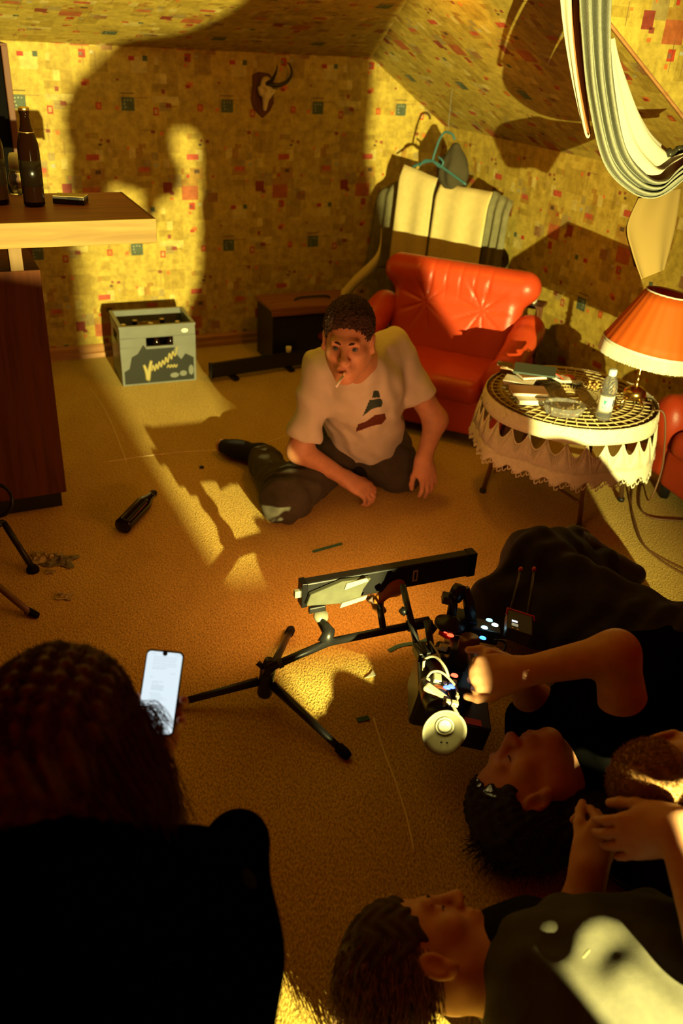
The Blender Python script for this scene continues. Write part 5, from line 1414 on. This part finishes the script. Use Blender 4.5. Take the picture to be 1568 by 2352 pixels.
# cables
for pts, r in (([rp(972, 1540, .29), rp(975, 1515, .31), rp(998, 1508, .33), rp(1020, 1530, .33), rp(1030, 1555, .31)], .0032),
               ([rp(980, 1556, .30), rp(992, 1543, .32), rp(1015, 1545, .325), rp(1045, 1575, .31), rp(1050, 1600, .30), rp(1045, 1622, .30)], .0028),
               ([rp(1040, 1622, .29), rp(1050, 1640, .285), rp(1058, 1655, .27)], .0038), ([rp(985, 1470, .30), rp(1005, 1500, .31), rp(1020, 1540, .31)], .0025)):
    MB().tube(arc(pts, 24), r, 8).build('cable', M_lit, rig, True)
MB().tube(arc([rp(1135, 1470, .30), rp(1160, 1476, .29), rp(1150, 1500, .28), rp(1100, 1500, .28)], 16), .003, 6).build('cable', M_black, rig, True)
# wireless transmitter with two antennas
tx = rp(1190, 1440, .32); TF = (rp(1192, 1400, .32) - rp(1188, 1480, .32)).normalized()
obox('transmitter', tx, (.064, .082, .030), TF, (.1, -.35, .93), M_black, bev=.004)
RT = frame(TF, (.1, -.35, .93))
def TXP(x, y, z): return tx + RT @ Vector((x, y, z))
MB().tube([TXP(-.034, .02, .012), TXP(-.034, .041, .014), TXP(.034, .041, .014), TXP(.034, .026, .012)], .0030, 8).build('red_trim', M_red, rig, True)
obox('status_display', TXP(-.014, -.004, .0155), (.014, .006, .001), TF, (.1, -.35, .93), mat('status_lamp', (.0, .0, .0), .3, emit=(.85, .9, 1), estr=1.6), bev=.0003)
obox('status_display', TXP(-.013, -.018, .0155), (.016, .010, .001), TF, (.1, -.35, .93), mat('status_display', (.0, .0, .0), .3, emit=(.7, .6, .35), estr=.45), bev=.0003)
for s_ in (-.018, -.006): obox('status_button', TXP(s_, -.033, .0155), (.005, .004, .001), TF, (.1, -.35, .93), M_brass, bev=.0003)
for x, px in ((-.022, 1195), (.022, 1226)):
    b_ = TXP(x, .042, .005); e_ = at(px, 1308, .36)
    MB().tube([b_, e_], [.0042, .0036], 10).build('antenna', M_black, rig, True)
    MB().lathe([(.0048, -.006), (.0056, 0), (.0048, .006), (0, .009)], e_, frame(UP.cross(e_ - b_), (e_ - b_).normalized()), 12).build('antenna_tip', M_red, rig, True)

# ------------------------------------------------------------------ LED wand on its mini tripod
wA, wB = at(690, 1362, .30), at(1086, 1290, .30)
wv = (wB - wA).normalized(); wn_ = Vector((-wv.y, wv.x, 0))           # wn_: towards the seated person
wu = UP.copy(); wl_ = (wB - wA).length; wc = (wA + wB) / 2
RWn = Matrix((wv, wu.cross(wv), wu)).transposed()
led = thing('light_wand', wc, 'black LED light bar with grey tape, clamped to the mini tripod arm', 'light')
MB().box(wc, (wl_, .030, .070), RWn).build('housing', M_black, led, bevel=.004)
emi = RWn @ Vector((0, 1, 0))
MB().box(wc + emi * .0165, (wl_ * .94, .002, .050), RWn).build('led_face', mat('led_face', (.1, .1, .1), .5, emit=(1.0, .40, .13), estr=62), led)
MB().box(wc + wv * (wl_ / 2 - .012), (.026, .033, .073), RWn).build('end_cap', M_darkmetal, led, bevel=.002)
MB().box(wc - wv * (wl_ / 2 - .006), (.016, .033, .073), RWn).build('end_cap', M_darkmetal, led, bevel=.002)
MB().box(wc - wv * (wl_ / 2 + .008), (.018, .014, .020), RWn).build('power_plug', M_lit, led, bevel=.002)
MB().box(wc + wv * .066 - emi * .0155, (.014, .0015, .034), RWn).build('label', M_cream, led)
MB().box(wc + wv * .066 - emi * .0165, (.006, .001, .024), RWn).build('label_print', M_black, led)
M_tape = mat('grey_tape', (.085, .085, .05), .8, var=.15, scale=30)
mb = MB()
mb.prism([wc + wv * x - emi * .017 + wu * z for x, z in ((-.245, -.020), (-.10, -.040), (-.09, .0), (-.07, .030), (-.15, .036), (-.235, .012))], -emi * .016)
mb.build('grey_tape_wrap', M_tape, led, bevel=.003)
MB().prism([wc + wv * x - emi * .034 + wu * z for x, z in ((-.155, -.042), (-.085, -.030), (-.080, -.018), (-.15, -.028))], -emi * .004).build('bright_tape', M_lit, led)
MB().prism([wc + wv * x - emi * .034 + wu * z for x, z in ((-.145, .012), (-.08, .026), (-.085, .036), (-.14, .03))], -emi * .003).build('bright_tape', M_lit, led)
MB().box(wc + wv * -.215 - emi * .030 + wu * -.036, (.045, .012, .018), RWn).build('tape_end', M_black, led, bevel=.003)
surf('clamp_head', [ell(at(905, 1345, .27), (.030, .022, .034), None, .01), cone(at(895, 1350, .27), at(868, 1380, .24), .018, .013, .02)], .003, mat('amber_clamp', (.55, .20, .03), .35), led)
surf('clamp_knob', [ell(at(868, 1385, .23), (.016, .014, .020), None, .01), ell(at(852, 1375, .235), (.014, .012, .012), None, .01), cone(at(880, 1402, .22), at(862, 1395, .22), .009, .008, .01)], .003, mat('pinkish_metal', (.50, .35, .28), .3, .6), led)

tri = thing('mini_tripod', at(612, 1565, 0), 'low black tripod with jointed arm carrying the light bar', 'tripod')
hub = at(612, 1560, .085)
MB().lathe([(.016, -.05), (.020, -.04), (.020, .03), (.016, .045), (.012, .06)], hub, rotm(x=-.15, y=.1), 20).build('hub', M_black, tri, True)
for fp in (at(797, 1735, .012), at(395, 1618, .012), at(668, 1446, .012)):
    st_ = hub + (fp - hub) * .08
    MB().tube([st_, hub.lerp(fp, .55), fp], [.012, .010, .009], 12).build('leg', M_black, tri, True)
    dd = (fp - hub).normalized(); MB().tube([fp - dd * .03, fp - dd * .006, fp + dd * .006], [.013, .0135, .010], 12).build('rubber_foot', M_blackcloth, tri, True)
a0, a1, a2 = at(622, 1532, .15), at(755, 1475, .20), at(985, 1428, .22)
MB().tube([at(612, 1545, .12), a0], .013, 12).build('column', M_black, tri, True)
MB().tube([a0 - (a1 - a0) * .1, a1], .0105, 12).build('arm_segment', M_black, tri, True)
MB().tube([a1, a2], .0105, 12).build('arm_segment', M_black, tri, True)
MB().tube([a1 - (a2 - a1).normalized() * .01, a1 + UP * .0 + Vector((-.002, .015, .022)), at(735, 1424, .234)], [.020, .017, .011], 14).build('elbow_joint', M_black, tri, True)
MB().lathe([(0, 0), (.016, .0), (.020, .006), (.018, .014), (0, .016)], at(735, 1418, .236), rotm(x=.5, y=.3), 18).build('lock_knob', mat('grey_knob', (.32, .30, .20), .4, .4), tri, True)
MB().tube([at(592, 1522, .14), at(604, 1534, .13)], [.008, .006], 8).build('wing_nut', M_black, tri, True)
MB().tube([a0.lerp(a1, .12), a0.lerp(a1, .2)], .0135, 12).build('grip_ring', M_tape, tri, True)
MB().tube([a2 - (a2 - a1).normalized() * .06, a2], .015, 12).build('end_joint', M_black, tri, True)
MB().tube([a2, at(990, 1450, .19), at(1000, 1438, .2)], [.010, .012, .008], 10).build('end_knob', M_darkmetal, tri, True)
MB().tube([at(880, 1446, .215), at(872, 1395, .235), at(868, 1386, .232)], .009, 10).build('spigot', M_black, tri, True)
lb_ = bpy.data.curves.new('arm_text', 'FONT')
bpy.data.curves.remove(lb_)

# ------------------------------------------------------------------ tape marks and scraps on the carpet
M_gtape = mat('green_marking_tape', (.045, .13, .07), .8, var=.15, scale=60)
def tape(pts, w, label):
    p = [Vector((q.x, q.y, .003)) for q in arc(pts, 10)]
    L_, R_ = [], []
    for i in range(len(p)):
        d_ = (p[min(i + 1, 10)] - p[max(i - 1, 0)]).normalized(); s_ = Vector((-d_.y, d_.x, 0)) * w / 2; L_.append(p[i] + s_); R_.append(p[i] - s_)
    o = MB().ribbon(L_, R_).build('tape_mark', M_gtape, None, False, solid=.0015)
    tag(o, label, 'tape')
tape([at(718, 1269), at(785, 1250)], .014, 'straight green tape strip on the carpet behind the light bar')
tape([at(893, 1497), at(920, 1484), at(965, 1477), at(985, 1468)], .014, 'wavy green tape strip on the carpet under the camera rods')
tape([at(820, 1656), at(847, 1650)], .016, 'short green tape piece on the carpet near the tripod leg')
o = MB().prism([at(838, 1558, .002), at(864, 1552, .002), at(856, 1540, .002), at(850, 1549, .002)], (0, 0, .002)).build('paper_scrap', M_lit); tag(o, 'tiny pale triangular scrap lying on the carpet', 'scrap')
o = MB().lathe([(.004, 0), (.010, .003), (.008, .008), (0, .010)], at(463, 1075, .0), None, 12).build('bottle_cap', M_darkmetal, None, True); tag(o, 'small dark bottle cap lying on the carpet by the sock', 'cap')
def crumple(loc, r, m_, seed, name, label, cat):
    rs_ = random.Random(seed); mb = MB(); nn = 14
    mb.grid(lambda u, v: loc + Vector(((u - .5) * 2 * r * (1 + .2 * math.sin(v * 9)), (v - .5) * 1.5 * r * (1 + .2 * math.sin(u * 8)), .004 + r * .38 * abs(math.sin(u * 11 + seed) * math.cos(v * 9 + seed) + .3 * math.sin(u * 23 + v * 17)) * math.sin(math.pi * u) * math.sin(math.pi * v))), nn, nn)
    o = mb.build(name, m_, None, False, solid=.0012); tag(o, label, cat); return o
M_wrap = mat('crinkled_wrapper', (.42, .32, .12), .35, var=.3, scale=40)
crumple(at(103, 1285), .045, M_wrap, 3, 'plastic_wrapper', 'crumpled pale plastic wrapper on the carpet by the stand foot', 'wrapper')
crumple(at(138, 1290), .045, mat('grey_wrapper', (.16, .14, .07), .3, var=.3, scale=40), 5, 'plastic_wrapper', 'crumpled dark grey wrapper beside the pale wrapper', 'wrapper')
crumple(at(148, 1372), .022, M_wrap, 7, 'paper_scrap', 'small beige crumpled scrap on the carpet below the wrappers', 'scrap')
crumple(at(115, 1315), .014, M_wrap, 9, 'paper_scrap', 'tiny crumpled scrap touching the pale wrapper', 'scrap')

# ------------------------------------------------------------------ light stand at the left edge
t = thing('light_stand', Vector((-1.13, 2.30, 0)), 'black stand with round collar and spread leg beside the bar', 'stand')
top = at(8, 1200, .14)
MB().tube([top, at(75, 1305, .012)], .010, 10).build('leg', M_black, t, True)
MB().lathe([(.020, 0), (.020, .010), (.012, .022), (0, .024)], at(76, 1312, 0), None, 14).build('rubber_foot', M_blackcloth, t, True)
MB().tube([top, Vector((-1.33, 2.25, .012))], .010, 10).build('leg', M_black, t, True)
MB().tube([top, Vector((-1.36, 2.36, .012))], .010, 10).build('leg', M_black, t, True)
MB().tube([Vector((-1.13, 2.38, .0)) + UP * .06, Vector((-1.13, 2.38, .40))], .014, 12).build('column', M_black, t, True)
cN = at(-5, 1150, .2); MB().tube([cN + Vector((.045 * math.cos(a), .02 * math.sin(a), .045 * math.sin(a))) for a in [k * math.pi / 16 for k in range(32)]], .006, 8, closed=True).build('round_collar', M_darkmetal, t, True)
t = thing('light_stand', Vector((-1.05, 1.98, 0)), 'brownish tripod leg of a second stand left of the wrappers', 'stand')
M_brleg = mat('brown_leg', (.16, .09, .04), .5, .3)
tp2 = at(-60, 1300, .10)
MB().tube([tp2, at(70, 1408, .012)], .010, 10).build('leg', M_brleg, t, True)
MB().tube([at(62, 1402, .014), at(86, 1414, .010)], [.012, .010], 10).build('rubber_foot', M_blackcloth, t, True)
MB().tube([tp2, tp2 + Vector((-.25, .1, -.088))], .010, 10).build('leg', M_brleg, t, True)
MB().tube([tp2, tp2 + Vector((-.02, .0, .35))], .013, 10).build('column', M_brleg, t, True)

# ------------------------------------------------------------------ black bag on the carpet between the lying people
t = thing('black_bag', at(1470, 1990, 0), 'flat round black bag lying on the carpet between the lying people', 'bag')
MB().lathe([(.0, .0), (.117, 0), (.128, .02), (.125, .045), (.10, .062), (0, .068)], at(1512, 1985, 0), None, 36, sx=1.1, sy=.85).build('body', M_blackcloth, t, True)
MB().tube([at(1512, 1985, 0) + Vector((.141 * math.cos(a), .109 * math.sin(a), .025)) for a in [k * math.pi / 20 for k in range(40)]], .005, 6, closed=True).build('piping', M_black, t, True)

# ------------------------------------------------------------------ film lamp that throws the warm beam, on its stand behind the camera
t = thing('film_lamp', Vector((KEY.x, KEY.y, 0)), 'black film lamp head on a low stand', 'lamp')
kd_ = (Vector((-.95, 3.8, .66)) - KEY).normalized(); RK = frame(UP.cross(kd_), kd_)
MB().lathe([(.055, -.16), (.06, -.15), (.06, -.03), (.075, -.005), (.071, -.005), (.056, -.03), (.05, -.04), (0, -.045)], KEY, RK, 28).build('head', M_black, t, True)
MB().tube([KEY - kd_ * .1 - UP * .065, KEY - kd_ * .1 - UP * .84], .012, 12).build('pole', M_darkmetal, t, True)
for k in range(3):
    a = k * 2.094 + .4; b_ = KEY - kd_ * .1; b_.z = .25; MB().tube([b_, Vector((b_.x + .28 * math.cos(a), b_.y + .28 * math.sin(a), .01))], .009, 10).build('leg', M_darkmetal, t, True)

# ------------------------------------------------------------------ unseen crew member in profile, added and posed to cast the wall shadow
bo = thing('person', Vector((.90, .43, 0)), 'unseen person in dark clothes, half-standing in profile, added to cast the wall shadow', 'person')
v = lambda x, z, y=.45: Vector((x, y, z))
bh, BL, BM = head_prims((.73, .45, 1.33), (-.95, .2, -.2), (-.1, .0, 1), .95, neck=(.765, .45, 1.17))
arm2 = limb([v(.79, 1.08), v(.755, .97), v(.635, .945), v(.61, .915)], [.055, .045, .038, .03])
hx, _ = hand_prims(v(.625, .92), Vector((-.5, -.1, -.55)), (-.7, .2, .5), [(.7, .9, .5)] * 4, .02)
body = bh + arm2 + hx + limb([v(.86, .71), v(.80, .90), v(.785, 1.08), v(.765, 1.17)], [.055, .06, .07, .05], .04) + limb([v(.87, .70), v(.76, .69, .48), v(.90, .70, .46)], [.05, .045, .035], .03) + limb([v(.88, .66), v(.915, .35), v(.915, .04, .43)], [.05, .045, .035], .03)
surf('body', body, .006, M_skin, bo)
surf('dark_clothes', limb([v(.868, .702), v(.82, .78), v(.795, .95), v(.785, 1.10)], [.068, .078, .082, .07], .04) + limb([v(.865, .700), v(.738, .685, .46)], [.062, .070], .03) + limb([v(.775, .72), v(.78, .95)], [.082, .080], .03) + limb([v(.745, .69, .46), v(.895, .70, .47)], [.05, .045], .03) + limb([v(.885, .66), v(.915, .35), v(.915, .06, .43)], [.058, .05, .045], .03) + limb([v(.79, 1.08), v(.755, .975), v(.66, .945)], [.066, .055, .047]), .007, M_blackcloth, bo)
surf('hair', [ell(BL(0, -.022, .05), (.082, .10, .085), BM, .01), ell(BL(0, .1, -.03), (.08, .07, .08), BM, .02, 's')], .006, M_hairb, bo)
surf('shoe', [cone(v(.91, .04, .43), v(.80, .035, .45), .04, .034, .03)], .006, M_shoe, bo)
surf('hand_blob', [ell(v(.600, .905), (.056, .05, .058), None, .02), cone(v(.635, .945), v(.70, .965), .045, .04, .02), cone(v(.615, .88), v(.645, .855), .034, .026, .02)], .006, M_blackcloth, bo)  # rounded blob over the hand, shaped for its outline in the wall shadow
# unseen black panel on a thin stand, added and cut to shade the beam
t = thing('added_flag', Vector((.58, -.02, 0)), 'unseen black cloth panel on a thin stand, added to block part of the beam', 'flag')
fq = [Vector((x, -.005, z)) for x, z in ((.24, .58), (.55, .545), (.66, .525), (.735, .53), (.80, .535), (.795, .575), (.770, .62), (.770, .825), (.60, .86), (.24, .92))]
MB().prism(fq, (0, .010, 0)).build('cloth_panel', M_blackcloth, t)
mb = MB(); mb.tube(fq, .006, 8, closed=True); mb.build('wire_frame', M_darkmetal, t, True)
MB().tube([Vector((.40, -.02, 0)), Vector((.40, -.02, .80))], .008, 10).build('pole', M_darkmetal, t, True)
MB().tube([Vector((.765, .0, .645)), Vector((.855, .0, .650)), Vector((.89, .0, .632)), Vector((.95, .0, .632))], .017, 12).build('shading_rod', M_darkmetal, t, True)  # added rod that keeps the beam off the carpet and the operator's neck
MB().tube([Vector((.858, .0, .655)), Vector((.866, .0, .738))], .015, 12).build('shading_stub', M_darkmetal, t, True)  # added stub that shades the operator's fist from the beam
for k in range(3): MB().tube([Vector((.40, -.02, .14)), Vector((.40 + .16 * math.cos(k * 2.094 + 3.6), -.02 + .16 * math.sin(k * 2.094 + 3.6), .008))], .007, 8).build('leg', M_darkmetal, t, True)

# ------------------------------------------------------------------ unseen dim lamp above the seated person, added as warm fill
PL = Vector((.20, 3.30, 1.70))
t = thing('fill_lamp', PL, 'unseen dim dome lamp under the roof slope, added as warm fill', 'lamp')
MB().lathe([(.012, .085), (.02, .07), (.055, .05), (.085, .01), (.081, .01), (.05, .046), (0, .06)], PL, None, 24).build('dome', M_darkmetal, t, True)
MB().tube([PL + UP * .08, PL + UP * .16], .006, 8).build('stem', M_darkmetal, t)
MB().lathe([(0, .012), (.018, .018), (.022, .03), (.014, .048), (0, .05)], PL, None, 14).build('bulb', mat('dim_bulb', (.8, .5, .2), .4, emit=(1.0, .45, .05), estr=2.0), t, True)
pd = bpy.data.lights.new('fill_lamp_light', 'SPOT')
pd.energy = 15; pd.color = (1.0, .38, .015); pd.spot_size = math.radians(165); pd.spot_blend = .5; pd.shadow_soft_size = .08
po = bpy.data.objects.new('fill_lamp_light', pd); COL.objects.link(po); po.parent = t
po.location = (0, 0, -.005); po.rotation_euler = Vector((-.35, .75, -.9)).to_track_quat('-Z', 'Y').to_euler()
